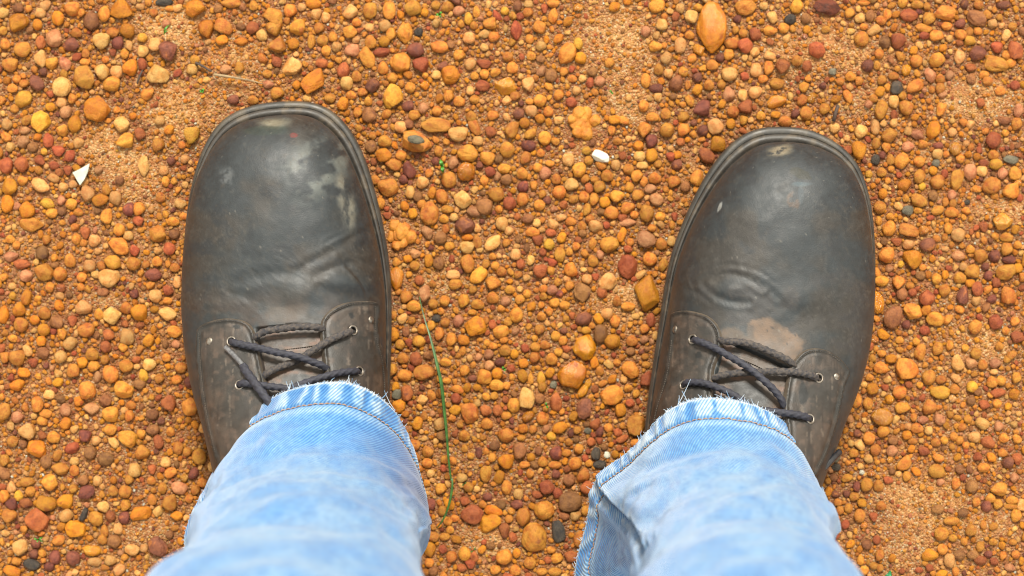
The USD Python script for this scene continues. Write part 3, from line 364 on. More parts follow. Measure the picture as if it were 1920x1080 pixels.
540 60 130 130 0 o;1080 130 155 150 0 t;1390 150 250 310 25 o;780 190 220 170 10 p;980 190 120 150 30 a;1190 220 130 160 0 o;225 330 140 130 0 o;240 155 120 120 0 o;425 415 120 130 0 o;525 475 120 120 0 o;1010 390 190 250 -10 b;800 570 290 310 20 aw x;1150 480 200 190 0 a;630 900 350 350 -15 aw x;285 525 140 110 0 o;165 555 130 120 0 o;160 690 140 140 0 o;370 705 155 160 0 o;460 620 110 110 0 o;560 580 130 90 -20 r;1405 470 150 150 0 o;1390 845 240 210 -20 o;1600 960 160 200 -20 r;1650 210 120 180 0 r;1575 320 130 120 0 o;990 860 110 130 0 o;1215 755 100 100 0 o;350 885 130 130 0 a;35 770 90 130 0 a;20 930 80 170 0 y;135 970 110 150 0 o;240 960 110 180 0 y;1590 785 110 95 0 o;1580 680 100 85 0 o;890 275 85 90 0 o;1570 460 120 110 0 k;1390 610 130 110 0 b;840 1030 90 140 -20 aw;395 1040 90 100 0 g;1040 1020 140 80 20 o;820 340 130 100 0 y;1710 410 90 120 0 t;635 150 90 100 0 r;525 350 100 90 0 p;345 95 90 120 0 o
#T 720 720 6.836
290 120 160 200 0 r;185 290 170 175 0 a;155 140 120 140 0 g;600 145 110 150 20 o;705 130 90 120 0 o;905 340 160 130 -10 a;1100 380 220 260 10 o;1305 345 150 150 0 r;1455 345 130 140 0 r;1575 415 145 105 0 o;1315 510 155 150 0 o;1190 250 100 100 0 t;1660 280 160 190 0 o;1830 180 200 260 0 t;1850 420 180 120 35 aw;1785 580 130 120 0 a;720 520 180 150 30 t;425 510 140 170 0 a;510 410 90 120 0 o;620 390 90 90 0 k;765 670 190 140 0 b;1025 665 150 150 0 o;1560 660 200 180 -25 o;385 790 150 140 0 o;560 870 160 160 0 o x;395 940 120 140 0 o;1740 860 180 210 0 b;1560 990 200 200 -20 a x;1885 950 110 110 0 a;1810 1045 150 90 0 o;1030 830 90 105 0 o;1110 930 95 85 0 o;1390 955 115 120 0 o;780 970 120 120 0 o;920 190 130 130 0 r;1060 50 120 120 0 a;940 70 170 110 -15 o;1190 50 110 90 0 a;1420 800 140 120 0 b;1210 890 90 150 0 p;550 1020 140 130 0 o;1270 700 95 75 0 o;1305 870 80 90 0 o;1760 700 110 90 0 o
#U 960 720 6.836
395 45 115 130 0 o;560 240 160 250 15 r;930 320 190 270 -15 p;1290 150 290 240 15 o;1400 340 140 170 0 a;1590 530 230 270 0 o;395 450 155 170 0 o;275 590 110 110 0 o;440 580 100 110 0 k;610 570 210 140 25 a;510 680 130 110 -25 y;790 420 120 130 0 a;730 750 100 100 0 o;860 840 120 130 0 o;850 600 115 100 0 o;755 640 80 120 0 p;975 610 95 80 -20 g;1125 620 100 140 -15 p;1365 630 120 110 0 r;1020 750 110 110 0 r;1125 740 90 95 0 r;1420 710 170 100 30 r;560 890 160 170 0 p;345 865 100 120 0 b;250 955 120 110 0 o;395 1000 130 140 0 o;550 1050 170 100 0 o;820 1030 175 160 0 o;945 960 90 100 0 r;1080 900 120 170 0 d;1190 815 90 90 0 b;1225 920 80 90 0 w;1070 70 100 105 0 r;915 90 120 200 -30 aw;560 60 150 130 0 g;1600 325 85 90 0 b;1520 250 120 100 0 r;1600 130 100 110 0 o;1630 230 70 85 0 r;1130 1040 170 110 0 d;1250 650 80 75 0 a;990 1020 100 100 0 o;1380 830 90 85 0 r;645 360 80 90 0 o;830 720 85 90 0 b;150 1050 150 90 0 o;1330 910 90 100 0 a
#V 780 870 5.142
100 40 100 100 0 o;240 245 110 105 0 o;440 140 110 90 0 t;505 230 100 95 0 o;670 105 115 165 0 o;800 130 110 130 0 a;585 250 70 65 0 t;875 235 100 140 0 o;985 300 95 110 0 t;1265 230 150 140 0 r;1335 65 140 135 0 o;1545 40 120 90 0 o;1620 115 120 150 -20 o;1055 45 115 120 0 o;1490 365 230 190 10 b;1235 455 195 180 0 o;1370 290 100 110 0 r;1655 235 140 130 0 r;1640 460 90 100 0 o;540 490 220 185 0 r;715 580 210 180 0 a x;750 460 180 110 -20 a;1035 520 140 180 0 o;1140 715 240 280 0 o;1375 660 130 210 10 d;850 650 110 150 0 r;935 715 85 100 0 r;970 400 120 95 0 p;685 325 95 80 0 p;470 365 95 90 0 r;135 395 100 110 0 p;255 460 90 100 0 o;640 395 80 80 0 o;165 710 110 100 0 o;280 710 110 75 0 o;390 735 105 70 -20 a;130 830 115 150 0 a;255 830 80 85 0 r;465 870 120 140 0 o;345 905 110 110 0 o;560 905 80 110 0 r;850 900 160 150 -15 o;970 870 80 95 0 a;1365 920 120 95 0 o;1510 900 150 110 0 r;1580 730 120 160 0 o;125 960 90 90 0 o;770 1030 110 90 0 o;955 1030 110 110 0 o;1340 1050 130 80 0 o;1220 1050 110 70 0 o;440 1010 95 80 0 r;90 1050 80 60 0 o;635 830 75 85 -20 a;1170 305 105 75 0 r;1480 160 120 120 -20 b;820 400 100 90 0 b;720 795 90 70 0 b;1430 510 110 80 -15 b;900 540 85 85 0 o;365 530 95 75 10 o;305 560 85 90 0 o;520 970 110 100 0 r;325 640 80 75 0 o;165 1040 90 90 0 b;590 1000 35 35 0 d
#W 1580 900 5.647
1055 575 150 145 0 o;1180 620 95 80 0 y;1065 740 110 115 0 o;1140 860 120 150 0 t;930 795 180 130 0 a;1365 530 120 130 0 o;1610 500 100 75 25 o;1475 715 95 110 0 o;1250 795 130 110 0 b;1395 800 130 100 0 b;1470 860 140 110 0 r x;1605 660 95 80 0 o;1555 795 90 80 0 p;405 800 100 120 0 o;265 690 110 110 0 b;370 640 90 90 0 r;190 740 75 80 0 a;200 850 75 120 0 o;340 915 90 80 0 o;410 940 80 85 0 o;930 935 90 85 0 r;880 885 65 65 0 o;1060 1000 130 80 0 a;1790 940 130 80 -20 k;1850 800 90 90 0 o;1720 810 80 90 0 o;1620 870 95 90 0 r;820 960 90 60 0 r;530 830 85 90 0 a;1820 665 85 65 0 o;1500 480 70 100 0 o"""
stones = []          # px, py, half length, half width (pixels), turn, colour, wet, angular
for row in TABLE.strip().splitlines():
    if row[0] == "#":
        _, ox, oy, sc = row[1:].split(); ox, oy, sc = float(ox), float(oy), float(sc)
        continue
    for e in row.split(";"):
        q = e.split()
        if len(q) < 6:
            continue
        x, y, w, h, a = map(float, q[:5])
        px, py, hl, hw = ox + x / sc, oy + y / sc, w / sc / 2, h / sc / 2
        size = (hl + hw) / 2
        if any(abs(px - s[0]) < 60 and math.hypot(px - s[0], py - s[1]) < 0.62 * (size + (s[2] + s[3]) / 2) for s in stones):
            continue
        stones.append((px, py, hl, hw, a, q[5][0], len(q[5]) > 1, len(q) > 6))


def ico(sub):
    m = trimesh.creation.icosphere(sub)
    return np.array(m.vertices), np.array(m.faces)


ICO = {s: ico(s) for s in (1, 2, 3)}


def pebble_shape(seed, angular, sub=2):
    """A unit stone: lumpy ellipsoid, faceted when angular."""
    r = np.random.default_rng(seed)
    v, f = ICO[sub]
    off = r.uniform(0, 60, 3)
    n_dent = r.normal(size=3); n_dent /= -np.linalg.norm(n_dent)
    rad = 1 + (0.34 if angular else 0.24) * (meshkit.fbm(v * 1.15 + off, 2, 1) - 0.5) * 2 + (0.13 if angular else 0.14 if angular is None else 0.09) * (meshkit.fbm(v * 3.0 + off, 2, 2) - 0.5) * 2 - 0.10 * np.exp(-((v @ n_dent) / -0.5 + 2.0) ** 2 * 6)
    n = r.normal(size=(13 if angular else 10 if angular is None else 6, 3)); n /= np.linalg.norm(n, axis=1, keepdims=True)
    dcut = r.uniform(0.60, 0.88, len(n)) if angular else r.uniform(0.66, 0.95, len(n)) if angular is None else r.uniform(0.78, 1.0, len(n))
    c = v @ n.T
    lim = np.where(c > 0.05, dcut / np.maximum(c, 0.05), 9.0).min(1)
    k = 40.0 if angular else 24.0 if angular is None else 15.0
    rad = -np.log(np.exp(-k * rad) + np.exp(-k * lim)) / k
    v2 = v * rad[:, None]
    ext = (v2.max(0) - v2.min(0)) / 2
    return (v2 - (v2.max(0) + v2.min(0)) / 2) / ext, f


LUMPY = [pebble_shape(700 + i, None) for i in range(26)]
SHAPES = {False: [pebble_shape(100 + i, False) for i in range(26)], True: [pebble_shape(300 + i, True) for i in range(18)]}

in_frame = lambda s: -s[2] < s[0] < 1920 + s[2] and -s[3] < s[1] < 1080 + s[3]
_foot_px = {k: Polygon(P(np.c_[OUTER[k], np.full(N_OUT, 0.01)])) for k in OUTER}
_feet = shapely.union_all(list(_foot_px.values()))
_leg_cover = shapely.union_all([Polygon([(395, 880), (345, 1005), (270, 1085), (792, 1085), (795, 1000), (740, 775), (640, 715), (500, 745)]), Polygon([(1130, 890), (1075, 1085), (1622, 1085), (1545, 890), (1440, 770), (1300, 750), (1200, 830)])])
stones = [s for s in stones if in_frame(s) and not _feet.buffer(-3).contains(shapely.Point(s[0], s[1]))]
shown = [s for s in stones if not _leg_cover.contains(shapely.Point(s[0], s[1])) and not _feet.contains(shapely.Point(s[0], s[1]))]
shown.sort(key=lambda s: -s[2] * s[3])
N_OWN = 296
own = shown[:N_OWN]
_own = set(map(id, own))
rest = [s for s in stones if id(s) not in _own]


def stone_frame(s):
    """Centre, half axes and turn in metres of a stone measured in the photograph, bedded in the ground."""
    k = KX * (CAM_H - 0.004)
    a, b = s[2] * k * 1.04, s[3] * k * 1.04
    c = 0.60 * math.sqrt(min(a, b) * max(min(a, b), 0.0035)) if max(a, b) > 0.006 else 0.72 * min(a, b)
    c = min(c, 0.0075)
    x, y = W(s[0], s[1], 0.004)[:2]
    if max(s[2], s[3]) > 31 and s[5] == "o" and s[7]:                      # broad lumps that lie sunk in the sand
        return np.array([x, y, float(_gzi((x, y))) - 0.0012]), (a, b, 0.0048), s[4]
    z = float(_gzi((x, y))) + 0.60 * c
    return np.array([x, y, z]), (a, b, c), s[4]


# ---------------------------------------------------------------- labels of the single stones
COLOUR = {"o": "ochre", "t": "pale tan", "y": "yellow", "a": "amber orange", "r": "brick red", "p": "maroon", "b": "brown", "g": "grey", "d": "near black", "k": "pinkish buff", "w": "white", "m": "dark rust"}
MARKS = [(150, 325, "the white triangular shard"), (1127, 293, "the white chip"), (1335, 50, "the big wet orange slab"), (735, 178, "the big yellow stone"), (1092, 228, "the lumpy conglomerate"),
         (781, 263, "the grey oblong pebble"), (1072, 702, "the wet orange block"), (56, 1060, "the slate coloured stone"), (1895, 298, "the dark green pebble"), (829, 310, "the green seedling"), (834, 760, "the grass blade"),
         (510, 185, "the toe of the left boot"), (1490, 235, "the toe of the right boot"), (738, 480, "the inner side of the left boot"), (1240, 600, "the inner side of the right boot"), (338, 600, "the outer side of the left boot"),
         (1646, 500, "the outer side of the right boot"), (385, 900, "the hem of the left leg"), (1555, 880, "the lace end of the right boot"), (1110, 960, "the right trouser leg"), (1210, 545, "the craggy yellowish lump"),
         (315, 56, "the green stem"), (1552, 12, "the dark rust rock"), (1660, 1072, "the bright green leaf"), (440, 146, "the straw stalk"), (182, 205, "the triangular amber rock"), (1000, 1010, "the biggest round stone"), (1882, 418, "the glossy yellow stone"), (1060, 20, "the top edge")]


def describe(items):
    key_of, out, spots = {}, [None] * len(items), []
    for i, s in enumerate(items):
        big = "large" if s[2] * s[3] > 480 else "medium" if s[2] * s[3] > 260 else "small"
        ratio = max(s[2], s[3]) / min(s[2], s[3])
        form = ("angular" if s[7] else "long" if ratio > 1.45 else "oval" if ratio > 1.18 else "round") + (" wet" if s[6] else "")
        d = sorted((math.hypot(s[0] - x, s[1] - y), x, y, n) for x, y, n in MARKS if math.hypot(s[0] - x, s[1] - y) > 22)[0]
        dx, dy = s[0] - d[1], s[1] - d[2]
        way = ("below" if dy > 0 else "above") if abs(dy) > 2.2 * abs(dx) else ("right of" if dx > 0 else "left of") if abs(dx) > 2.2 * abs(dy) else ("lower " if dy > 0 else "upper ") + ("right of" if dx > 0 else "left of")
        base = f"{big} {form} {COLOUR[s[5]]} pebble"
        key_of.setdefault((base, way, d[3]), []).append((d[0], i))
    rank = ["nearest", "second", "third", "fourth", "fifth", "sixth", "seventh", "eighth"]
    for (base, way, mark), l in key_of.items():
        l.sort()
        for n, (_, i) in enumerate(l):
            out[i] = f"{base} {way} {mark}" if len(l) == 1 else (f"{base} {way} {mark}, {'nearest' if n == 0 else 'farthest' if n == len(l) - 1 else rank[n] + ' away'}")
    return out


SPECIAL = {(1335, 50): "big wet orange slab with smooth kidney outline at the top", (735, 178): "big clean yellow stone between the two boots' toes", (1092, 228): "lumpy wet orange conglomerate with a red end bedded in sand",
           (1072, 702): "wet orange block with shiny facets between the boots", (1097, 653): "amber diamond shaped stone touching the wet orange block", (56, 1060): "slate coloured smooth stone in the bottom left corner",
           (1895, 298): "dark grey green lens shaped pebble near the right edge", (1210, 545): "craggy yellowish lump against the inner side of the right boot", (1552, 12): "dark rust coloured rock cut by the top edge",
           (182, 205): "triangular amber rock with a split face, upper left", (1000, 1010): "biggest round stone, tan with a shaded underside, between the trouser legs", (1882, 418): "glossy bright yellow stone near the right edge",
           (748, 440): "wide orange rock half under the inner side of the left boot", (743, 522): "wet orange stone tucked under the inner side of the left boot", (1177, 500): "brick red stone hollowed like a maroon cup",
           (1647, 567): "wet orange stone tucked under the outer side of the right boot", (587, 152): "long amber stone leaning above the toe of the left boot", (1047, 95): "long brick red oval pebble, upper middle"}
texts = describe(own)
for i, s in enumerate(own):
    for (x, y), t in SPECIAL.items():
        if math.hypot(s[0] - x, s[1] - y) < 9:
            texts[i] = t
_seen = {}
for i, t in enumerate(texts):
    _seen.setdefault(t, []).append(i)
for i, s in enumerate(own):
    c, (a, b, h), turn = stone_frame(s)
    fam = False if s[2] > 40 or s[3] > 40 else s[7] or (None if (i * 5 + int(s[1])) % 9 < 5 else False)
    lst = LUMPY if fam is None else SHAPES[fam]
    v, f = lst[(i * 7 + int(s[0])) % len(lst)] if s[2] * s[3] < 260 else pebble_shape(1000 + i, fam, 3)
    if texts[i].startswith(("lumpy", "wide orange")):                        # knobbly: several grown together
        r = np.random.default_rng(900 + i)
        bits = [(v * [0.72, 0.72, 0.9], f)]
        for n in range(9):
            w_, g_ = pebble_shape(1900 + 20 * i + n, None, 2)
            t_ = r.uniform(0, 2 * np.pi) if n > 5 else n * np.pi / 3 + r.uniform(-0.3, 0.3)
            rr = r.uniform(0.45, 0.68) if n <= 5 else r.uniform(0, 0.35)
            bits.append((w_ * r.uniform(0.26, 0.44) * [1, 1, 1.5] + [rr * math.cos(t_), rr * math.sin(t_), r.uniform(0.1, 0.5)], g_))
        v, f = join(bits)
    q = obj("pebble", (v, f), stone_material(s[5], s[6]), smooth=True)
    q.AddTranslateOp().Set(Gf.Vec3d(*map(float, c)))
    r = np.random.default_rng(i)
    q.AddRotateXYZOp().Set(Gf.Vec3f(float(r.uniform(-8, 8)), float(r.uniform(-8, 8)), float(turn)))
    q.AddScaleOp().Set(Gf.Vec3f(float(a), float(b), float(h)))
    tag(q, texts[i], "pebble", "pebbles lying in the gravel")

# ---------------------------------------------------------------- the rest of the gravel: the smaller stones of the photograph, then ever smaller ones between them
RES, X0, Y0, NX, NY = 2.0, -560.0, -560.0, 1520, 1100      # raster of 2-pixel cells
occ = np.zeros((NY, NX), bool)
yy, xx = np.mgrid[0:NY, 0:NX]
wx, wy = X0 + (xx + 0.5) * RES, Y0 + (yy + 0.5) * RES


def stamp(px, py, r):
    i0, i1 = int((py - r - Y0) / RES), int((py + r - Y0) / RES) + 2
    j0, j1 = int((px - r - X0) / RES), int((px + r - X0) / RES) + 2
    i0, j0 = max(i0, 0), max(j0, 0)
    sub = (wx[i0:i1, j0:j1] - px) ** 2 + (wy[i0:i1, j0:j1] - py) ** 2 < r * r
    occ[i0:i1, j0:j1] |= sub


for s in stones:
    stamp(s[0], s[1], 0.98 * math.sqrt(s[2] * s[3]))
occ |= shapely.contains_xy(_feet.buffer(-2), wx, wy)
sandy = sandiness(wx, wy)
fill = []
CODES = np.array(list("ooooooooooooootttttttaaaaaarrrbbkp"))
for rad, tries, lo_sand in ((13.0, 900, 0.0), (11.0, 1500, 0.0), (9.2, 3500, 0.0), (7.6, 4500, 0.0), (6.2, 8500, 0.0), (5.0, 30000, 0.06), (4.0, 52000, 0.16), (3.2, 90000, 0.35)):
    dt = ndimage.distance_transform_edt(~occ) * RES
    cand = np.stack([rng.uniform(X0 + 20, X0 + NX * RES - 20, tries), rng.uniform(Y0 + 20, Y0 + NY * RES - 20, tries)], 1)
    ci, cj = ((cand[:, 1] - Y0) / RES).astype(int), ((cand[:, 0] - X0) / RES).astype(int)
    r = rad * rng.uniform(0.86, 1.14, tries)
    frame = (cand[:, 0] > 0) & (cand[:, 0] < 1920) & (cand[:, 1] > 0) & (cand[:, 1] < 1080)
    ok = (dt[ci, cj] > r * 0.93) & (rng.uniform(size=tries) > np.minimum(sandy[ci, cj] * 1.5, 1) * (1 - lo_sand) * 1.02) & ~(frame & (rad > 12))
    cand, r = cand[ok], r[ok]
    keep = np.ones(len(cand), bool)
    for a_, b_ in sorted(cKDTree(cand).query_pairs(2 * rad * 1.14)):
        if keep[a_] and keep[b_] and np.hypot(*(cand[a_] - cand[b_])) < 0.95 * (r[a_] + r[b_]):
            keep[b_] = False
    for c_, r_ in zip(cand[keep], r[keep]):
        stamp(c_[0], c_[1], r_)
        e = rng.uniform(0.82, 1.2)
        fill.append((c_[0], c_[1], r_ * e, r_ / e, rng.uniform(0, 180), str(rng.choice(CODES)), rng.random() < 0.03, rng.random() < 0.45))


def quats(turn, tilt):
    """Half-precision quaternions: a turn about z after a small tilt about x (degrees)."""
    a, b = np.radians(turn) / 2, np.radians(tilt) / 2
    return np.stack([np.cos(a) * np.cos(b), np.cos(a) * np.sin(b), np.sin(a) * np.sin(b), np.sin(a) * np.cos(b)], 1)


def instancer(name, label, protos, pos, scl, idx, turn, tilt):
    pi = UsdGeom.PointInstancer.Define(stage, f"/World/{name}")
    UsdGeom.Scope.Define(stage, f"/World/{name}/kinds")
    for i, (mesh, m) in enumerate(protos):
        obj("stone", mesh, m, f"/World/{name}/kinds")
        pi.CreatePrototypesRel().AddTarget(f"/World/{name}/kinds/" + ("stone" if i == 0 else f"stone_{i:03d}"))
    pi.CreateProtoIndicesAttr(Vt.IntArray.FromNumpy(np.asarray(idx, np.int32)))
    pi.CreatePositionsAttr(Vt.Vec3fArray.FromNumpy(np.asarray(pos, np.float32)))
    pi.CreateScalesAttr(Vt.Vec3fArray.FromNumpy(np.asarray(scl, np.float32)))
    pi.CreateOrientationsAttr(Vt.QuathArray([Gf.Quath(*map(float, q)) for q in quats(turn, tilt)]))
    tag(pi, label, kind="stuff")
    return pi


protos, index = [], {}
for code in "otyarpbkgdwm":
    for wet in (False, True):
        for ang in (False, True):
            for j in range(3 if code in "otar" and not wet else 1):
                index.setdefault((code, wet, ang), []).append(len(protos))
                protos.append((pebble_shape(5000 + len(protos), ang or (None if j else False), 2), stone_material(code, wet)))
pos, scl, idx, turn = [], [], [], []
for s in rest + fill:
    c, (a, b, h), t = stone_frame(s)
    pos.append(c); scl.append((a, b, h)); turn.append(t)
    l = index[(s[5], bool(s[6]), bool(s[7]))]
    idx.append(l[len(pos) % len(l)])
n_far = 52000                                                         # beyond the photograph, looser
far = rng.uniform(-1.5, 1.5, (n_far * 2, 2)); far = far[(np.abs(far[:, 0]) > 0.44) | (np.abs(far[:, 1]) > 0.325)][:n_far]
fr = rng.choice([0.0042, 0.0034, 0.0027, 0.002, 0.0015], len(far), p=[0.08, 0.17, 0.25, 0.25, 0.25]) * rng.uniform(0.85, 1.2, len(far))
fz = ground_z(far[:, 0], far[:, 1]) + 0.3 * fr
fc = rng.choice(CODES, len(far)); fa = rng.random(len(far)) < 0.3
pos = np.vstack([pos, np.c_[far, fz]]); scl = np.vstack([scl, np.c_[fr * 1.1, fr * 0.93, fr * 0.7]])
idx = np.r_[idx, [index[(c, False, bool(a))][0] for c, a in zip(fc, fa)]]; turn = np.r_[turn, rng.uniform(0, 180, len(far))]
instancer("gravel", "loose small rounded ochre, tan and red laterite gravel between the larger pebbles", protos, pos, scl, idx, turn, rng.uniform(-10, 10, len(turn)))

# coarse sand grains on the open soil
n_g = 64000
gp = np.stack([rng.uniform(-420, 2340, n_g), rng.uniform(-420, 1500, n_g)], 1)
ci, cj = ((gp[:, 1] - Y0) / RES).astype(int), ((gp[:, 0] - X0) / RES).astype(int)
gp = gp[~occ[ci, cj]]
gr = rng.choice([0.00034, 0.00046, 0.0006, 0.0008], len(gp), p=[0.35, 0.35, 0.2, 0.1])
gw = W(gp[:, 0], gp[:, 1], 0.0)
gz_ = ground_z(gw[:, 0], gw[:, 1]) + 0.35 * gr
GR = [("w", 0.05), ("t", 0.38), ("y", 0.08), ("o", 0.34), ("r", 0.03), ("b", 0.08), ("k", 0.01), ("g", 0.03)]
gprot = [(pebble_shape(7000 + i, True, 1), stone_material(c)) for i, (c, _) in enumerate(GR)]
gi = rng.choice(len(GR), len(gp), p=[w for _, w in GR])
instancer("coarse_sand", "coarse pale and orange sand grains on the bare patches of soil", gprot, np.c_[gw[:, :2], gz_], np.stack([gr * rng.uniform(0.8, 1.3, len(gr)), gr, gr * 0.8], 1), gi, rng.uniform(0, 180, len(gr)), rng.uniform(-20, 20, len(gr)))

# ---------------------------------------------------------------- the boots
ST = lambda *p: np.asarray(p, float)
upper_mat = tinted("oiled_leather", rough=(0.48, 0.64), grain=1300.0, bump=0.25, dist=0.0004, spec=0.38, vary=0.22)
quarter_mat = tinted("worn_brown_leather", rough=(0.42, 0.62), grain=1300.0, bump=0.30, dist=0.0006, spec=0.34, vary=0.25)
sole_mat = tinted("scuffed_black_rubber", rough=(0.42, 0.62), grain=700.0, bump=0.25, dist=0.0006, spec=0.36, vary=0.25)
lace_mat = plain("dark_braided_lace", lin((46, 47, 64)), rough=0.75, second=lin((32, 32, 44)), scale=900, bump=0.3)
lace_dusty = plain("dusty_braided_lace", lin((92, 82, 74)), rough=0.85, second=lin((44, 43, 50)), scale=700, bump=0.3)
metal_mat = plain("worn_nickel", (0.22, 0.20, 0.175), rough=0.45, metallic=0.9, second=(0.11, 0.09, 0.07), scale=700)
aglet_mat = plain("grey_plastic_tip", lin((128, 128, 130)), rough=0.35, second=lin((86, 86, 90)), scale=500)
thread_mat = plain("dark_waxed_thread", lin((48, 42, 36)), rough=0.7, second=lin((92, 80, 66)), scale=900)
black_mat = plain("black_lace_tip", lin((44, 46, 52)), rough=0.3, second=lin((30, 32, 36)), scale=500)

HEEL_TO_TOE = {"A": ((600, 1020), (536, 366)), "B": ((1352, 1040), (1456, 424))}      # ends of the ridge that runs along the top of the foot
MID = {"A": (536, 560), "B": (1438, 600)}
TOE = {"A": (540, 218), "B": (1465, 270)}
H_S = [0.0, 0.03, 0.06, 0.09, 0.115, 0.14, 0.165, 0.19, 0.22, 0.26, 0.34]
H_Z = [0.044, 0.047, 0.050, 0.052, 0.056, 0.066, 0.079, 0.093, 0.104, 0.108, 0.104]
_hz = CubicSpline(H_S, H_Z)
Z_UP = 0.0245                                                            # where the leather meets the welt

# creases of the leather: polyline in photograph pixels, depth in mm, half width in pixels
CREASES = {
    "A": [([(560, 505), (600, 482), (640, 462), (672, 440), (700, 436)], 0.7, 6), ([(590, 520), (630, 500), (668, 492), (702, 500)], 0.8, 6), ([(612, 470), (652, 448), (690, 426)], 0.35, 4), ([(640, 480), (668, 515), (690, 545)], 0.9, 5),
          ([(430, 540), (470, 520), (520, 512), (560, 512)], 0.7, 9), ([(610, 455), (640, 440), (665, 432)], 0.5, 3),
          ([(650, 500), (675, 530), (688, 556)], 0.7, 3), ([(380, 560), (430, 552), (480, 560)], 0.6, 8), ([(600, 540), (650, 556), (690, 560)], 0.9, 9)],
    "B": [([(1318, 528), (1345, 516), (1375, 514), (1405, 524), (1428, 540)], 1.4, 5), ([(1322, 538), (1345, 556), (1375, 566), (1404, 566)], 1.3, 5), ([(1300, 530), (1320, 520), (1350, 500), (1380, 498)], 0.7, 4),
          ([(1290, 545), (1310, 550), (1330, 566)], 0.7, 4), ([(1400, 512), (1430, 530), (1460, 560)], 0.8, 5), ([(1390, 500), (1420, 508), (1450, 530)], 0.4, 4), ([(1440, 560), (1480, 580), (1530, 590)], 0.5, 9),
          ([(1282, 520), (1300, 505), (1330, 490)], 0.5, 4)]}
BULGES = {"A": [(640, 528, 34, 20, 1.8), (560, 545, 40, 22, 1.2), (400, 560, 30, 40, 0.8)], "B": [(1372, 542, 30, 13, 1.4), (1500, 560, 50, 30, 1.0)]}
THROAT = {"A": [(481, 617), (520, 612), (560, 609), (602, 612), (606, 640), (609, 690), (613, 760), (640, 900), (500, 900), (503, 740), (494, 690), (486, 650)],
          "B": [(1352, 636), (1400, 655), (1440, 672), (1480, 692), (1474, 735), (1468, 770), (1478, 830), (1450, 960), (1330, 960), (1338, 740), (1342, 700), (1351, 668)]}


def poly_dist(p, line):
    d = np.full(len(p), 1e9)
    line = np.asarray(line, float)
    for a, b in zip(line[:-1], line[1:]):
        t = np.clip(((p - a) @ (b - a)) / ((b - a) @ (b - a)), 0, 1)
        d = np.minimum(d, np.linalg.norm(p - a - t[:, None] * (b - a), axis=1))
    return d


def fb(px, sx, sy, seed, o=4):
    return meshkit.fbm(np.c_[px[:, 0] / sx, px[:, 1] / sy, np.full(len(px), seed * 3.7)], o, seed)


def smear(px, x, y, a, b, turn, seed, edge=0.25):
    """A stain with a broken edge: 0..1."""
    c, s = math.cos(math.radians(turn)), math.sin(math.radians(turn))
    dx, dy = px[:, 0] - x, px[:, 1] - y
    u, v = (dx * c - dy * s) / a, (dx * s + dy * c) / b
    d = np.hypot(u, v) + (fb(px, a * 0.8 + 4, b * 0.8 + 4, seed) - 0.5) * 1.1
    return 1 - sstep(1 - edge, 1 + edge, d)


def mixc(c, d, m):
    return c * (1 - m[:, None]) + np.asarray(d, float) * m[:, None]


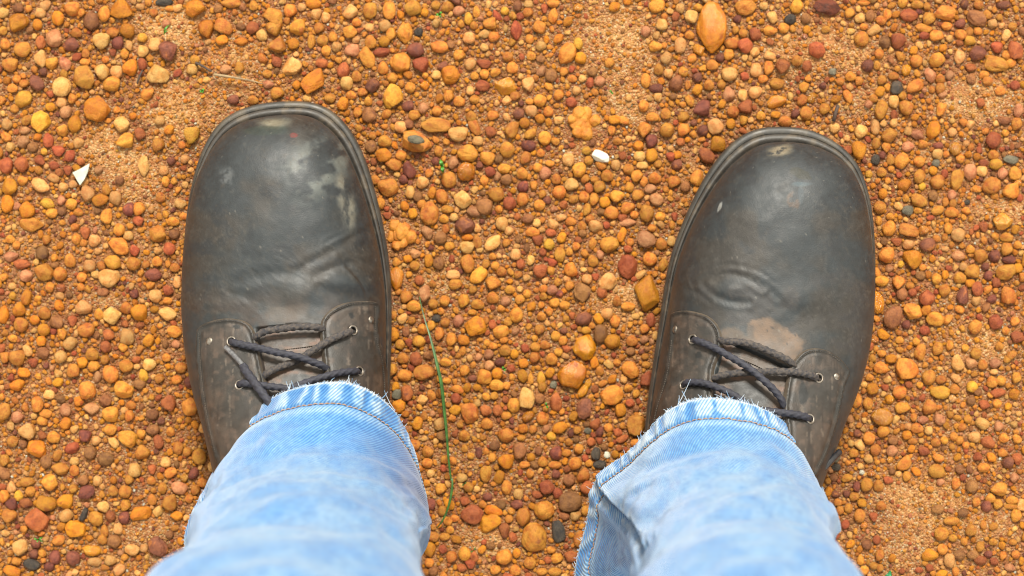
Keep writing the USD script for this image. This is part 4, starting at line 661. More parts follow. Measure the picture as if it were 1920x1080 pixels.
def leather_tint(px, t, k):
    n1, n2, n3 = fb(px, 70, 70, 3), fb(px, 26, 26, 9), fb(px, 9, 9, 15)
    c = np.tile(ST(55, 63, 67), (len(px), 1))
    c = mixc(c, (74, 64, 54), sstep(0.48, 0.68, n1) * 0.7)
    c = mixc(c, (46, 52, 57), sstep(0.5, 0.7, n2) * 0.8)
    c = mixc(c, (96, 94, 88), sstep(0.56, 0.72, n3) * 0.4)
    c = mixc(c, (92, 66, 46), (1 - sstep(0.03, 0.24, t)) * (0.25 + 0.7 * sstep(0.4, 0.6, n2)))
    if k == "A":
        c = mixc(c, (84, 68, 58), sstep(520, 600, px[:, 1]) * sstep(0.40, 0.58, n2) * 0.8)
        m = smear(px, 592, 312, 66, 54, 20, 31, 0.5) * sstep(0.36, 0.62, fb(px, 22, 16, 33, 5))
        c = mixc(c, (160, 164, 154), m * 0.75)
        c = mixc(c, (166, 160, 142), smear(px, 646, 378, 14, 50, 14, 41, 0.5) * sstep(0.34, 0.6, fb(px, 10, 20, 34, 5)) * 0.85)
        c = mixc(c, (134, 138, 140), smear(px, 425, 330, 13, 16, 10, 45, 0.5) * sstep(0.35, 0.6, n3) * 0.7)
        c = mixc(c, (190, 180, 152), smear(px, 512, 231, 26, 9, 0, 51, 0.7) * 0.8)
        c = mixc(c, (60, 80, 64), smear(px, 500, 245, 40, 9, 0, 52) * 0.4)
        c = mixc(c, (170, 60, 52), smear(px, 551, 254, 7, 5, 0, 53) * 0.7)
        c = mixc(c, (128, 112, 98), smear(px, 530, 590, 40, 16, 10, 54) * 0.6)
    else:
        c = mixc(c, (78, 74, 72), sstep(420, 560, px[:, 1]) * sstep(0.42, 0.6, n2) * 0.7)
        c = mixc(c, (188, 172, 142), smear(px, 1463, 283, 19, 9, 8, 61, 0.6) * sstep(0.35, 0.5, n3) * 0.85)
        c = mixc(c, (54, 56, 44), smear(px, 1500, 326, 24, 10, -20, 62, 0.12) * 0.95)
        c = mixc(c, (48, 52, 54), smear(px, 1522, 302, 14, 8, -30, 67, 0.12) * 0.9)
        c = mixc(c, (100, 122, 132), smear(px, 1502, 346, 18, 5, 0, 63) * 0.6)
        c = mixc(c, (104, 128, 142), smear(px, 1502, 366, 5, 20, 0, 64) * 0.3)
        c = mixc(c, (110, 84, 66), smear(px, 1487, 378, 10, 20, 20, 65) * sstep(0.4, 0.55, n3) * 0.8)
        poly = Polygon([(1350, 626), (1358, 615), (1384, 615), (1399, 628), (1402, 606), (1420, 598), (1441, 595), (1459, 605), (1487, 624), (1510, 640), (1498, 662), (1484, 690), (1452, 672), (1420, 655), (1385, 643), (1356, 640)])
        d = shapely.distance(poly, shapely.points(px)) - shapely.distance(poly.exterior, shapely.points(px)) * shapely.contains_xy(poly, px[:, 0], px[:, 1])
        c = mixc(c, (150, 122, 98), (1 - sstep(-3, 4, d + (n3 - 0.5) * 14)) * (0.6 + 0.4 * sstep(0.35, 0.6, n2)))
        c = mixc(c, (196, 196, 190), smear(px, 1349, 388, 3, 10, -25, 68) * 0.8)
    for ang_, sd_, w8 in ((0.4, 131, 0.55), (-0.7, 132, 0.5), (1.3, 133, 0.4)):          # fine scratches and rubbed grain
        us, vs = px[:, 0] * math.cos(ang_) + px[:, 1] * math.sin(ang_), -px[:, 0] * math.sin(ang_) + px[:, 1] * math.cos(ang_)
        sc_ = meshkit.fbm(np.c_[us / 30, vs / 2.6, np.full(len(us), sd_ * 1.0)], 2, sd_)
        c = mixc(c, (128, 122, 112), sstep(0.72, 0.84, sc_) * w8 * 0.5 * sstep(0.42, 0.6, n1))
    c = mixc(c, (104, 92, 78), sstep(0.56, 0.72, fb(px, 5, 5, 19, 3)) * sstep(0.40, 0.60, n2) * 0.35)
    fleck = np.random.default_rng(5).random(len(px)) < 0.0014
    c = mixc(c, (150, 144, 132), fleck * 0.7)
    c = mixc(c, (40, 40, 40), (np.random.default_rng(6).random(len(px)) < 0.0015) * 0.6)
    return c


def sheet(k, poly, th, edge, step, surf, holes=(), tint=None, bead=0.0, sink=0.0009, lump=0.0):
    """A leather piece lying on the upper: outline in photograph pixels, thickness th at the inside of a rounded edge."""
    ring = np.asarray(poly, float)
    ring = closed_spline(ring, max(40, int(LineString(np.vstack([ring, ring[:1]])).length / step)))[:, :2] if len(ring) > 8 else ring
    pg = Polygon(ring).buffer(0)
    x0, y0, x1, y1 = pg.bounds
    X, Y = np.meshgrid(np.arange(x0, x1, step), np.arange(y0, y1, step))
    q = np.c_[X.ravel(), Y.ravel()] + np.random.default_rng(3).uniform(-0.2, 0.2, (X.size, 2)) * step
    q = q[shapely.contains_xy(pg.buffer(-step * 0.45), q[:, 0], q[:, 1])]
    inner = []
    for dd in (0.0, 0.9, 1.9):
        e = pg.buffer(-dd) if dd else pg
        e = max(getattr(e, "geoms", [e]), key=lambda s: s.area).exterior
        inner.append(np.array([e.interpolate(s).coords[0] for s in np.arange(0, e.length, step * 0.8)]))
    q = q[shapely.contains_xy(pg.buffer(-2.6), q[:, 0], q[:, 1])]
    p = np.vstack(inner + [q])
    f = Delaunay(p).simplices
    c = p[f].mean(1)
    f = f[shapely.contains_xy(pg, c[:, 0], c[:, 1])]
    a = p[f]
    s = np.cross(a[:, 1] - a[:, 0], a[:, 2] - a[:, 0])
    f = np.where((s > 0)[:, None], f[:, [0, 2, 1]], f)                      # pixel y runs down
    d = shapely.distance(pg.exterior, shapely.points(p))
    off = -sink + (th + sink) * np.sqrt(sstep(0, edge, d + 0.02)) + bead * np.exp(-((d - edge * 1.4) / (edge * 0.7)) ** 2) - bead * 0.8 * np.exp(-((d - edge * 3.2) / (edge * 0.7)) ** 2)
    off += lump * (fb(p, 40, 40, 71) - 0.5) * 2 * sstep(0, 12, d)
    for hx, hy, hr in holes:
        off -= 0.0030 * (1 - sstep(hr * 0.55, hr * 1.0, np.hypot(p[:, 0] - hx, p[:, 1] - hy)))
    base, nrm = surf(p)
    return (base + nrm * off[:, None], f), p, d


BOOT_LABEL = {"A": "worn grey brown lace-up boot with pale scuffs on the toe and a loose lace tip", "B": "worn grey brown lace-up boot with a tan worn patch just above the laces"}
QUARTERS = {
    "A": [[(371, 632), (373, 619), (380, 610), (396, 602), (418, 597), (444, 598), (463, 604), (474, 614), (481, 630), (486, 653), (491, 682), (497, 706), (502, 730), (520, 800), (540, 900), (470, 960), (432, 920), (410, 866), (392, 800), (380, 740), (374, 690), (371, 660)],
          [(600, 622), (601, 606), (607, 593), (619, 581), (634, 572), (655, 566), (678, 564), (697, 565), (707, 571), (708, 584), (706, 614), (708, 640), (716, 672), (722, 720), (722, 800), (716, 900), (660, 940), (620, 860), (613, 760), (609, 706), (606, 682), (603, 656)]],
    "B": [[(1260, 598), (1263, 589), (1272, 584), (1290, 582), (1311, 586), (1329, 593), (1343, 605), (1352, 621), (1355, 642), (1350, 667), (1341, 691), (1338, 719), (1336, 760), (1320, 860), (1270, 930), (1222, 900), (1218, 830), (1228, 770), (1244, 720), (1254, 670), (1259, 630)],
          [(1477, 700), (1480, 689), (1488, 675), (1501, 661), (1516, 654), (1536, 653), (1557, 661), (1575, 674), (1586, 688), (1590, 698), (1583, 716), (1577, 740), (1567, 785), (1552, 834), (1528, 890), (1470, 960), (1470, 860), (1472, 800), (1467, 770), (1470, 740)]]}
EYELETS = {"A": [(437, 642), (453, 724), (658, 621), (669, 698)], "B": [(1303, 638), (1287, 724), (1531, 710), (1514, 787)]}
RIVETS = {"A": [(397, 641), (690, 601)], "B": [(1564, 707), (1272, 619)]}
# laces: points in pixels and height above the leather in millimetres; kind: b black, d dusty
LACES = {
    "A": [("d", [(480, 637, 1.5), (486, 633, 3.4), (500, 626, 4.4), (527, 622, 4.6), (557, 618, 4.6), (596, 618, 3.4), (606, 619, 1.2)]),
          ("d", [(656, 622, 0.2), (650, 625, 3.6), (636, 632, 5.0), (616, 642, 4.6), (600, 652, 4.2), (581, 664, 2.8), (557, 679, 2.2), (527, 691, 2.0), (505, 702, 2.0), (494, 708, 0.8)]),
          ("b", [(436, 642, 0.0), (442, 646, 3.8), (460, 652, 5.0), (486, 659, 5.4), (527, 670, 6.4), (560, 678, 6.6), (590, 686, 4.2), (606, 691, 2.6), (612, 694, 1.0)]),
          ("b", [(668, 698, 0.2), (660, 700, 3.8), (640, 703, 5.0), (614, 710, 5.0), (590, 717, 4.2), (560, 728, 3.6), (530, 742, 3.4)]),
          ("b", [(452, 723, 0.0), (458, 723, 3.8), (480, 726, 5.0), (505, 730, 4.4), (540, 735, 4.0), (575, 748, 3.6)])],
    "B": [("d", [(1350, 638, 1.2), (1358, 642, 3.4), (1389, 645, 4.4), (1420, 655, 4.6), (1452, 669, 4.4), (1478, 682, 3.6), (1488, 689, 1.0)]),
          ("d", [(1529, 710, 0.2), (1520, 709, 3.8), (1494, 704, 5.0), (1474, 702, 4.2), (1450, 701, 3.4), (1424, 701, 2.6), (1389, 702, 2.4), (1352, 708, 2.4), (1338, 711, 0.8)]),
          ("b", [(1304, 638, 0.0), (1310, 641, 3.8), (1336, 653, 5.2), (1371, 675, 5.6), (1403, 698, 6.4), (1431, 723, 6.0), (1452, 742, 4.4), (1464, 757, 2.6), (1468, 764, 0.8)]),
          ("b", [(1288, 723, 0.0), (1294, 723, 3.8), (1318, 724, 5.0), (1346, 734, 5.0), (1371, 745, 4.4), (1400, 764, 4.0), (1430, 790, 3.6)]),
          ("b", [(1513, 787, 0.2), (1506, 786, 3.8), (1484, 783, 5.0), (1458, 779, 4.4), (1430, 776, 4.0), (1400, 776, 3.6)])]}
STITCHES = {"A": [[(379, 625), (381, 660), (384, 700), (390, 745), (398, 790), (412, 850)], [(384, 616), (398, 607), (420, 603), (444, 604), (462, 611), (471, 622), (478, 650)], [(697, 575), (697, 614), (700, 640), (708, 672), (713, 720), (714, 780)],
                  [(612, 600), (622, 588), (638, 578), (658, 572), (680, 570), (694, 572)], [(494, 658), (520, 655), (560, 650), (596, 645)]],
            "B": [[(1266, 640), (1263, 670), (1256, 710), (1244, 750), (1233, 800)], [(1270, 592), (1290, 588), (1310, 592), (1328, 600), (1340, 614), (1346, 634)], [(1577, 708), (1570, 740), (1560, 785), (1545, 834), (1524, 880)],
                  [(1486, 690), (1496, 676), (1506, 667), (1518, 661), (1536, 660), (1554, 667), (1570, 679)], [(1362, 664), (1390, 672), (1420, 684), (1450, 700)]]}
BOOT_TOP = {}


def make_boot(k):
    root = thing("work_boot", BOOT_LABEL[k], "boot", "the pair of worn work boots")
    out, gap = OUTER[k], GAP[k]
    nrm2 = np.roll(out, -1, 0) - np.roll(out, 1, 0)
    nrm2 = np.c_[-nrm2[:, 1], nrm2[:, 0]]; nrm2 /= np.linalg.norm(nrm2, axis=1, keepdims=True)
    ctr = out.mean(0)
    if ((ctr - out) * nrm2).sum(1).mean() < 0:
        nrm2 = -nrm2                                                          # points inwards
    cw = np.sum(out[:, 0] * np.roll(out[:, 1], -1) - out[:, 1] * np.roll(out[:, 0], -1)) < 0

    def strip(profile):
        """Sweeps (inset, z) pairs round the sole's edge; inset may be an array along the edge."""
        v = np.stack([np.c_[out + nrm2 * np.broadcast_to(i, (N_OUT,))[:, None], np.broadcast_to(z, (N_OUT,))] for i, z in profile])
        f = grid_faces(N_OUT, len(profile), True)
        return v.reshape(-1, 3), f if not cw else f[:, ::-1]

    # sole: rubber with a moulded edge, then the welt's lip and groove
    s = np.arange(N_OUT) / N_OUT
    tread = 0.0012 * (np.sin(s * 2 * np.pi * 46) > 0.2)
    prof = [(0.012, 0.003), (0.0035 + tread, 0.003), (0.0014 + tread, 0.0046), (0.0006, 0.0095), (0.0004, 0.0105), (0.0011, 0.0114), (0.0011, 0.0124), (0.0003, 0.0134), (0.0, 0.0150), (0.0002, 0.0172), (0.0008, 0.0188), (0.0018, 0.0196), (gap * 0.42, 0.0200), (gap * 0.46, 0.0190)]
    v, f = strip(prof)
    cap = trimesh.creation.triangulate_polygon(Polygon(out + nrm2 * 0.012), engine="earcut")
    cap_v = np.c_[cap[0], np.full(len(cap[0]), 0.003)]
    tin = np.tile(lin((60, 58, 54)), (len(v), 1))
    px = P(v)
    n = fb(px, 18, 18, 81)
    dust = sstep(0.44, 0.62, n) * sstep(0.015, 0.02, v[:, 2])
    tin = lin(mixc(np.tile(ST(66, 64, 60), (len(v), 1)), (150, 130, 100), dust * 0.4 * (0.4 + 0.6 * sstep(330, 230, px[:, 1]))))
    vv, ff = join([(v, f), (cap_v, np.asarray(cap[1])[:, ::-1])])
    obj("outsole", (vv, ff), sole_mat, root, smooth=True, color=np.vstack([tin, np.tile(lin((60, 58, 54)), (len(cap_v), 1))]))
    g = gap
    lip = [(g * 0.44, 0.0188), (g * 0.47, 0.0204), (g * 0.55, 0.0216), (g * 0.68, 0.0222), (g * 0.82, 0.0220), (g * 0.92, 0.0210), (g * 1.0, 0.0205), (g + 0.0005, 0.0206), (g + 0.004, 0.0212)]
    v, f = strip(lip)
    px = P(v)
    dust = sstep(0.50, 0.66, fb(px, 14, 14, 83))
    obj("welt", (v, f), sole_mat, root, smooth=True, color=lin(mixc(np.tile(ST(74, 70, 65), (len(v), 1)), (140, 122, 98), dust * 0.4)))

    # upper: the leather drawn over the last
    T = 110
    tau = (np.linspace(0, 1, T) ** 0.9) * np.pi / 2
    heel, mid, toe = (W(*q, 0.06)[:2] for q in (HEEL_TO_TOE[k][0], MID[k], HEEL_TO_TOE[k][1]))
    tip = W(*TOE[k], 0.03)[:2]
    spine = CubicSpline([0, 0.5, 1.0], np.array([toe, mid, heel]))
    sp = spine(np.linspace(0, 1, 400))
    base = out + nrm2 * (gap + 0.0002)[:, None]
    ax_ = (heel - tip) / np.linalg.norm(heel - tip)
    sb = (base - tip) @ ax_
    ss = (sp - tip) @ ax_
    tgt_s = np.clip(sb, ss[0], ss[-1])
    # draw the ridge points together smoothly so that the toe cap closes like a dome
    tgt = np.stack([np.interp(tgt_s, ss, sp[:, j]) for j in (0, 1)], 1)
    for _ in range(14):
        tgt = 0.5 * tgt + 0.25 * (np.roll(tgt, 1, 0) + np.roll(tgt, -1, 0))
    e = 0.80
    a = 1 - np.cos(tau) ** e
    b = np.sin(tau) ** 0.86
    plan = base[None] + (tgt - base)[None] * a[:, None, None]
    bulge = 0.0016 * np.sin(np.minimum(tau * 2.4, np.pi))                     # the leather swells a little over the welt
    plan = plan - nrm2[None] * bulge[:, None, None]
    sv = (plan - tip) @ ax_
    hz = _hz(np.clip(sv, 0, 0.34))
    z = Z_UP - 0.003 + hz * b[:, None]
    v = np.concatenate([plan, z[..., None]], -1).reshape(-1, 3)
    f = grid_faces(N_OUT, T, True)
    f = f if not cw else f[:, ::-1]
    tt = np.repeat(np.linspace(0, 1, T), N_OUT)
    m = trimesh.Trimesh(v, tri(f), process=False)
    nv = np.array(m.vertex_normals)
    if nv[tt > 0.5][:, 2].mean() < 0:
        f = f[:, ::-1]; nv = -nv
    px = P(v)
    live = sstep(0.02, 0.18, tt)
    d = (fb(px, 150, 150, 21) - 0.5) * 0.0034 + (fb(px, 42, 42, 23) - 0.5) * 0.0007
    flex = np.zeros(len(v))
    for line, depth, wid in CREASES[k]:
        q = np.asarray(line, float)
        q = resample(q, 4.0)
        dd = poly_dist(px, q)
        ends = np.minimum(np.linalg.norm(px - q[0], axis=1), np.linalg.norm(px - q[-1], axis=1))
        d -= depth * (0.55 if k == 'A' else 0.27) * 1e-3 * np.exp(-(dd / wid) ** 2) * (0.5 + 0.5 * sstep(0, 26, ends))
        d += depth * 0.20e-3 * np.exp(-((dd - wid * 2.1) / (wid * 1.1)) ** 2)
        flex = np.maximum(flex, np.exp(-(dd / (wid * 4.5)) ** 2))
    for x, y, ra, rb, h in BULGES[k]:
        d += h * 1e-3 * np.exp(-((px[:, 0] - x) / ra) ** 2 - ((px[:, 1] - y) / rb) ** 2)
    ang = -0.5 if k == "A" else 0.35
    u = px[:, 0] * math.cos(ang) - px[:, 1] * math.sin(ang); w_ = px[:, 0] * math.sin(ang) + px[:, 1] * math.cos(ang)
    wr = meshkit.fbm(np.c_[u / 15, w_ / 3.4, np.zeros(len(u))], 3, 27)
    d += (0.05 + 0.55 * flex) * 0.0006 * (wr - 0.5)
    v = v + nv * (d * live)[:, None]
    vis = tt > 0.02
    zi = LinearNDInterpolator(P(v[vis]), v[vis][:, 2]); zn = NearestNDInterpolator(P(v[vis]), v[vis][:, 2])

    def zat(q):
        z_ = zi(q); bad = ~np.isfinite(z_)
        if bad.any():
            z_[bad] = zn(q[bad])
        return z_

    def surf(q):
        q = np.asarray(q, float)
        p0 = W(q[:, 0], q[:, 1], zat(q))
        h = 7.0
        px1, px0, py1, py0 = (q + s_ for s_ in ((h, 0), (-h, 0), (0, h), (0, -h)))
        tx = W(px1[:, 0], px1[:, 1], zat(px1)) - W(px0[:, 0], px0[:, 1], zat(px0))
        ty = W(py1[:, 0], py1[:, 1], zat(py1)) - W(py0[:, 0], py0[:, 1], zat(py0))
        nn = np.cross(ty, tx); nn /= np.linalg.norm(nn, axis=1, keepdims=True)
        return p0, np.where(nn[:, 2:] < 0, -nn, nn)

    # the throat is cut out: the tongue lies lower than the vamp
    pg = Polygon(THROAT[k])
    px2 = P(v)
    dd = shapely.distance(pg.exterior, shapely.points(px2)) * np.where(shapely.contains_xy(pg, px2[:, 0], px2[:, 1]), 1, -1)
    v = v - nv * (0.0030 * sstep(-1.0, 2.2, dd) * (tt > 0.25))[:, None]
    obj("vamp", (v, f), upper_mat, root, smooth=True, color=lin(leather_tint(px, tt, k), 0.26))

    # tongue
    ring = list(pg.buffer(5).exterior.coords)[:-1]
    (tv, tf), p, d_ = sheet(k, ring, 0.0, 3.0, 3.0, surf, sink=0.004, lump=0.0009)
    tv = tv - surf(p)[1] * 0.0022
    c = mixc(np.tile(ST(104, 88, 74), (len(p), 1)), (84, 74, 66), sstep(0.4, 0.6, fb(p, 20, 20, 91)))
    c = mixc(c, (150, 112, 92), sstep(0.5, 0.66, fb(p, 30, 8, 92)) * 0.7)
    if k == "B":
        c = mixc(c, (42, 44, 44), smear(p, 1404, 736, 38, 17, -25, 121) * 0.9)
    else:
        c = mixc(c, (62, 66, 68), smear(p, 553, 708, 26, 9, 10, 122) * 0.8)
    obj("tongue", (tv, tf), quarter_mat, root, smooth=True, color=lin(c, 0.33))

    # the two lace flaps with their eyelets
    for qi, poly in enumerate(QUARTERS[k]):
        holes = [(x, y, 7.5) for x, y in EYELETS[k]]
        (qv, qf), p, d_ = sheet(k, poly, 0.0024, 3.2, 2.6, surf, holes, bead=0.0005, lump=0.0007)
        n1, n2 = fb(p, 34, 34, 101 + qi), fb(p, 10, 10, 103)
        c = mixc(np.tile(ST(88, 77, 68), (len(p), 1)), (66, 62, 57), sstep(0.42, 0.6, n1))
        c = mixc(c, (126, 104, 90), sstep(0.54, 0.68, n2) * 0.45)
        c = mixc(c, (52, 58, 58), np.exp(-((d_ - 8) / 3.5) ** 2) * 0.55 * sstep(0.4, 0.55, fb(p, 50, 50, 105)))
        streak = fb(p, 5, 60, 111 + qi)
        c = mixc(c, (56, 50, 46), sstep(0.50, 0.64, streak) * 0.5)
        c = mixc(c, (138, 124, 110), sstep(0.66, 0.72, fb(p, 3.5, 34, 115 + qi)) * 0.6)
        c = mixc(c, (146, 130, 110), (1 - sstep(0.8, 3.6, d_)) * 0.75)
        c = mixc(c, (40, 40, 38), np.exp(-((d_ - 5.2) / 1.5) ** 2) * 0.6)
        blk = {"A": [(655, 594, 4, 6), (447, 614, 6, 4)], "B": [(1312, 668, 7, 6), (1502, 740, 8, 26)]}[k]
        for x, y, ra, rb in blk:
            c = mixc(c, (34, 36, 36), smear(p, x, y, ra, rb, 0, 107, 0.2) * 0.9)
        obj("lace_flap", (qv, qf), quarter_mat, root, smooth=True, color=lin(c, 0.33))

    def on_flaps(q):
        """Height of the flap over the vamp, for what lies on it."""
        return surf(q)

    for x, y in EYELETS[k]:
        c, n = surf(np.array([[x, y]])); c, n = c[0] + n[0] * 0.0023, n[0]
        t = trimesh.creation.torus(0.00235, 0.00062, 24, 10)
        Mx = trimesh.geometry.align_vectors([0, 0, 1], n); Mx[:3, 3] = c
        t.apply_transform(Mx)
        obj("eyelet", (np.array(t.vertices), np.array(t.faces)), metal_mat, root, smooth=True)
    for x, y in RIVETS[k]:
        c, n = surf(np.array([[x, y]])); c, n = c[0] + n[0] * 0.0020, n[0]
        t = trimesh.creation.icosphere(2); t.apply_scale([0.0022, 0.0022, 0.0011])
        Mx = trimesh.geometry.align_vectors([0, 0, 1], n); Mx[:3, 3] = c
        t.apply_transform(Mx)
        obj("rivet", (np.array(t.vertices), np.array(t.faces)), metal_mat, root, smooth=True)
    st = []
    for line in STITCHES[k]:
        q = resample(np.asarray(line, float), 4.2)
        for a_, b_ in zip(q[:-1:1], q[1::1]):
            b2 = a_ + (b_ - a_) * 0.62
            w3 = np.array([a_, (a_ + b2) / 2, b2])
            c, n = surf(w3)
            inside_throat = pg.contains(shapely.Point(*a_))
            st.append(tube(c + n * (np.array([-0.0002, 0.00025, -0.0002]) + (-0.0020 if inside_throat else 0.0023))[:, None], 0.00028, 5))
    obj("stitching", join(st), thread_mat, root, smooth=True)

    def lay(pts, r, step=0.0004, **kw):
        q = np.asarray(pts, float)
        c, n = surf(q[:, :2])
        p3 = resample(c + n * (q[:, 2:3] * 1e-3), step)
        return p3, tube(p3, r, 14, flat=0.86, **kw)

    for kind, pts in LACES[k]:
        p3, mesh = lay(pts, 0.00182, braid=0.22)
        obj("lace", mesh, lace_mat if kind == "b" else lace_dusty, root, smooth=True, label=None if kind == "b" else "lace strand rubbed pale and dusty")
    if k == "A":
        p3, mesh = lay([(463, 692, 5.6), (468, 702, 6.2), (478, 716, 6.8), (488, 730, 7.4), (500, 748, 7.0), (515, 770, 5.0)], 0.0021, braid=0.22)
        l = obj("lace", mesh, lace_mat, root, smooth=True, label="loose lace end with a grey plastic tip")
        p3, mesh = lay([(430, 656, 4.6), (446, 673, 5.2), (464, 693, 5.8)], 0.00135)
        obj("lace_tip", mesh, aglet_mat, str(l.GetPath()), smooth=True)
    else:
        q = np.array([W(1537, 886, 0.072), W(1550, 872, 0.070), W(1563, 859, 0.066), W(1575, 847, 0.061)])
        l = obj("lace", tube(resample(np.array([W(1505, 916, 0.076), W(1522, 901, 0.075), q[0]]), 0.0005), 0.0019, 12, braid=0.1), lace_mat, root, smooth=True, label="lace end sticking out past the trouser hem")
        obj("lace_tip", tube(resample(q, 0.0008), 0.00185, 12, flat=0.8), black_mat, str(l.GetPath()), smooth=True)
    BOOT_TOP[k] = surf
    return root


for _k in ("A", "B"):
    make_boot(_k)

# ---------------------------------------------------------------- the person: faded jeans over the boots
def denim_material(name, weave):
    return mat(name, {
        "at": ("attribute", {"attribute": "tint"}), "uv": ("attribute", {"attribute": "cloth"}),
        "mp": ("mapping", {"mapping_type": "point", "rotation": (0, 0, 0.62), "scale": (1, 1, 1)}),
        "wv": ("wave_texture", {"wave_type": "bands", "bands_direction": "x", "profile": "sine", "scale": weave, "distortion": 0.6, "detail": 2.0, "detail_scale": 1.6}),
        "wr": ("rgb_ramp", {"ramp": [(0.18, (0.42, 0.61, 0.82)), (0.62, (1.30, 1.17, 1.07))]}),
        "m1": ("mix_color", {"blend_type": "multiply", "fac": 0.85, "use_clamp": False}),
        "n": ("noise_texture", {"scale": 300.0, "detail": 4.0, "roughness": 0.7}),
        "nr": ("rgb_ramp", {"ramp": [(0.30, (0.56, 0.72, 0.88)), (0.48, (0.97, 0.99, 1)), (0.68, (1.48, 1.26, 1.10))]}),
        "m2": ("mix_color", {"blend_type": "multiply", "fac": 0.8, "use_clamp": False}),
        "ad": ("math", {"math_type": "add"}),
        "bp": ("bump", {"strength": 0.55, "distance": 0.0006}),
        "p": ("principled_bsdf", {"roughness": 0.9, "specular_ior_level": 0.15, "sheen_weight": 0.25, "sheen_roughness": 0.5})},
        [("uv.vector", "mp.vector"), ("mp.vector", "wv.vector"), ("wv.fac", "wr.fac"), ("at.color", "m1.a"), ("wr.color", "m1.b"), ("uv.vector", "n.vector"), ("n.fac", "nr.fac"), ("m1.result", "m2.a"), ("nr.color", "m2.b"),
         ("m2.result", "p.base_color"), ("wv.fac", "ad.value1"), ("n.fac", "ad.value2"), ("ad.value", "bp.height"), ("bp.normal", "p.normal")])


denim = denim_material("faded_denim", 185.0)
orange_thread = plain("orange_topstitch", lin((228, 180, 132)), rough=0.8, second=lin((190, 130, 86)), scale=900)
fray_mat = plain("white_frayed_cotton", lin((226, 236, 246), 0.42), rough=0.95, second=lin((150, 196, 240), 0.40), scale=300)

# the hem as it hangs: angle about the leg (0 right, 90 front, 180 left, 270 back) with pixel position and height
HEM = {
    "A": [(0, 795, 985, .040), (14, 791, 925, .052), (28, 779, 862, .068), (42, 760, 806, .084), (56, 735, 765, .096), (70, 697, 735, .106), (84, 648, 717, .1125), (96, 602, 718, .1130), (108, 556, 727, .109), (122, 512, 745, .101), (136, 478, 770, .091),
          (150, 448, 805, .079), (164, 420, 850, .066), (180, 390, 905, .052), (200, 346, 1004, .037), (225, 395, 1085, .026), (250, 490, 1130, .020), (275, 590, 1140, .018), (300, 690, 1115, .020), (325, 760, 1065, .026), (345, 792, 1025, .034)],
    "B": [(0, 1545, 945, .046), (14, 1538, 905, .055), (28, 1516, 855, .070), (42, 1486, 806, .086), (56, 1450, 776, .098), (70, 1415, 760, .105), (84, 1375, 750, .110), (96, 1330, 746, .111), (108, 1290, 752, .108), (122, 1252, 771, .101), (136, 1222, 800, .090),
          (150, 1194, 832, .078), (164, 1156, 864, .066), (178, 1116, 902, .056), (196, 1098, 985, .046), (214, 1078, 1082, .036), (240, 1170, 1150, .024), (275, 1350, 1126, .019), (300, 1450, 1105, .022), (325, 1520, 1050, .030), (345, 1545, 990, .038)]}
# rings of the leg higher up: height, centre x and y, half width, half depth (metres)
RINGS = {
    "A": [(0.155, -.1025, -.1215, .0570, .0365), (0.20, -.0997, -.1315, .0563, .0415), (0.25, -.0985, -.1425, .0560, .0470), (0.29, -.0985, -.1545, .0640, .0510), (0.34, -.0995, -.1660, .0775, .0615), (0.44, -.0990, -.1960, .0790, .0740), (0.52, -.0975, -.2190, .0790, .0810), (0.62, -.0960, -.2500, .0850, .0880), (0.74, -.0930, -.2850, .0930, .0980), (0.80, -.0920, -.300, .0950, .103)],
    "B": [(0.155, .1118, -.1230, .0502, .0370), (0.20, .1095, -.1330, .0490, .0420), (0.25, .1080, -.1440, .0490, .0470), (0.29, .1045, -.1555, .0530, .0510), (0.34, .0995, -.1660, .0655, .0620), (0.44, .0970, -.1960, .0740, .0740), (0.52, .0960, -.2190, .0790, .0810), (0.62, .0960, -.2500, .0850, .0880), (0.74, .0930, -.2850, .0930, .0980), (0.80, .0920, -.300, .0950, .103)]}
SEAM_B = [(1124, 903), (1135, 925), (1150, 942), (1168, 958), (1186, 975), (1200, 995), (1210, 1018), (1218, 1040), (1226, 1062), (1236, 1086)]

person = thing("person", "person standing with feet apart, faded light blue jeans with frayed hems pulled over boots", "person")
NT, BLUE, PALE, DEEP = 420, ST(100, 170, 236), ST(222, 238, 252), ST(72, 126, 190)


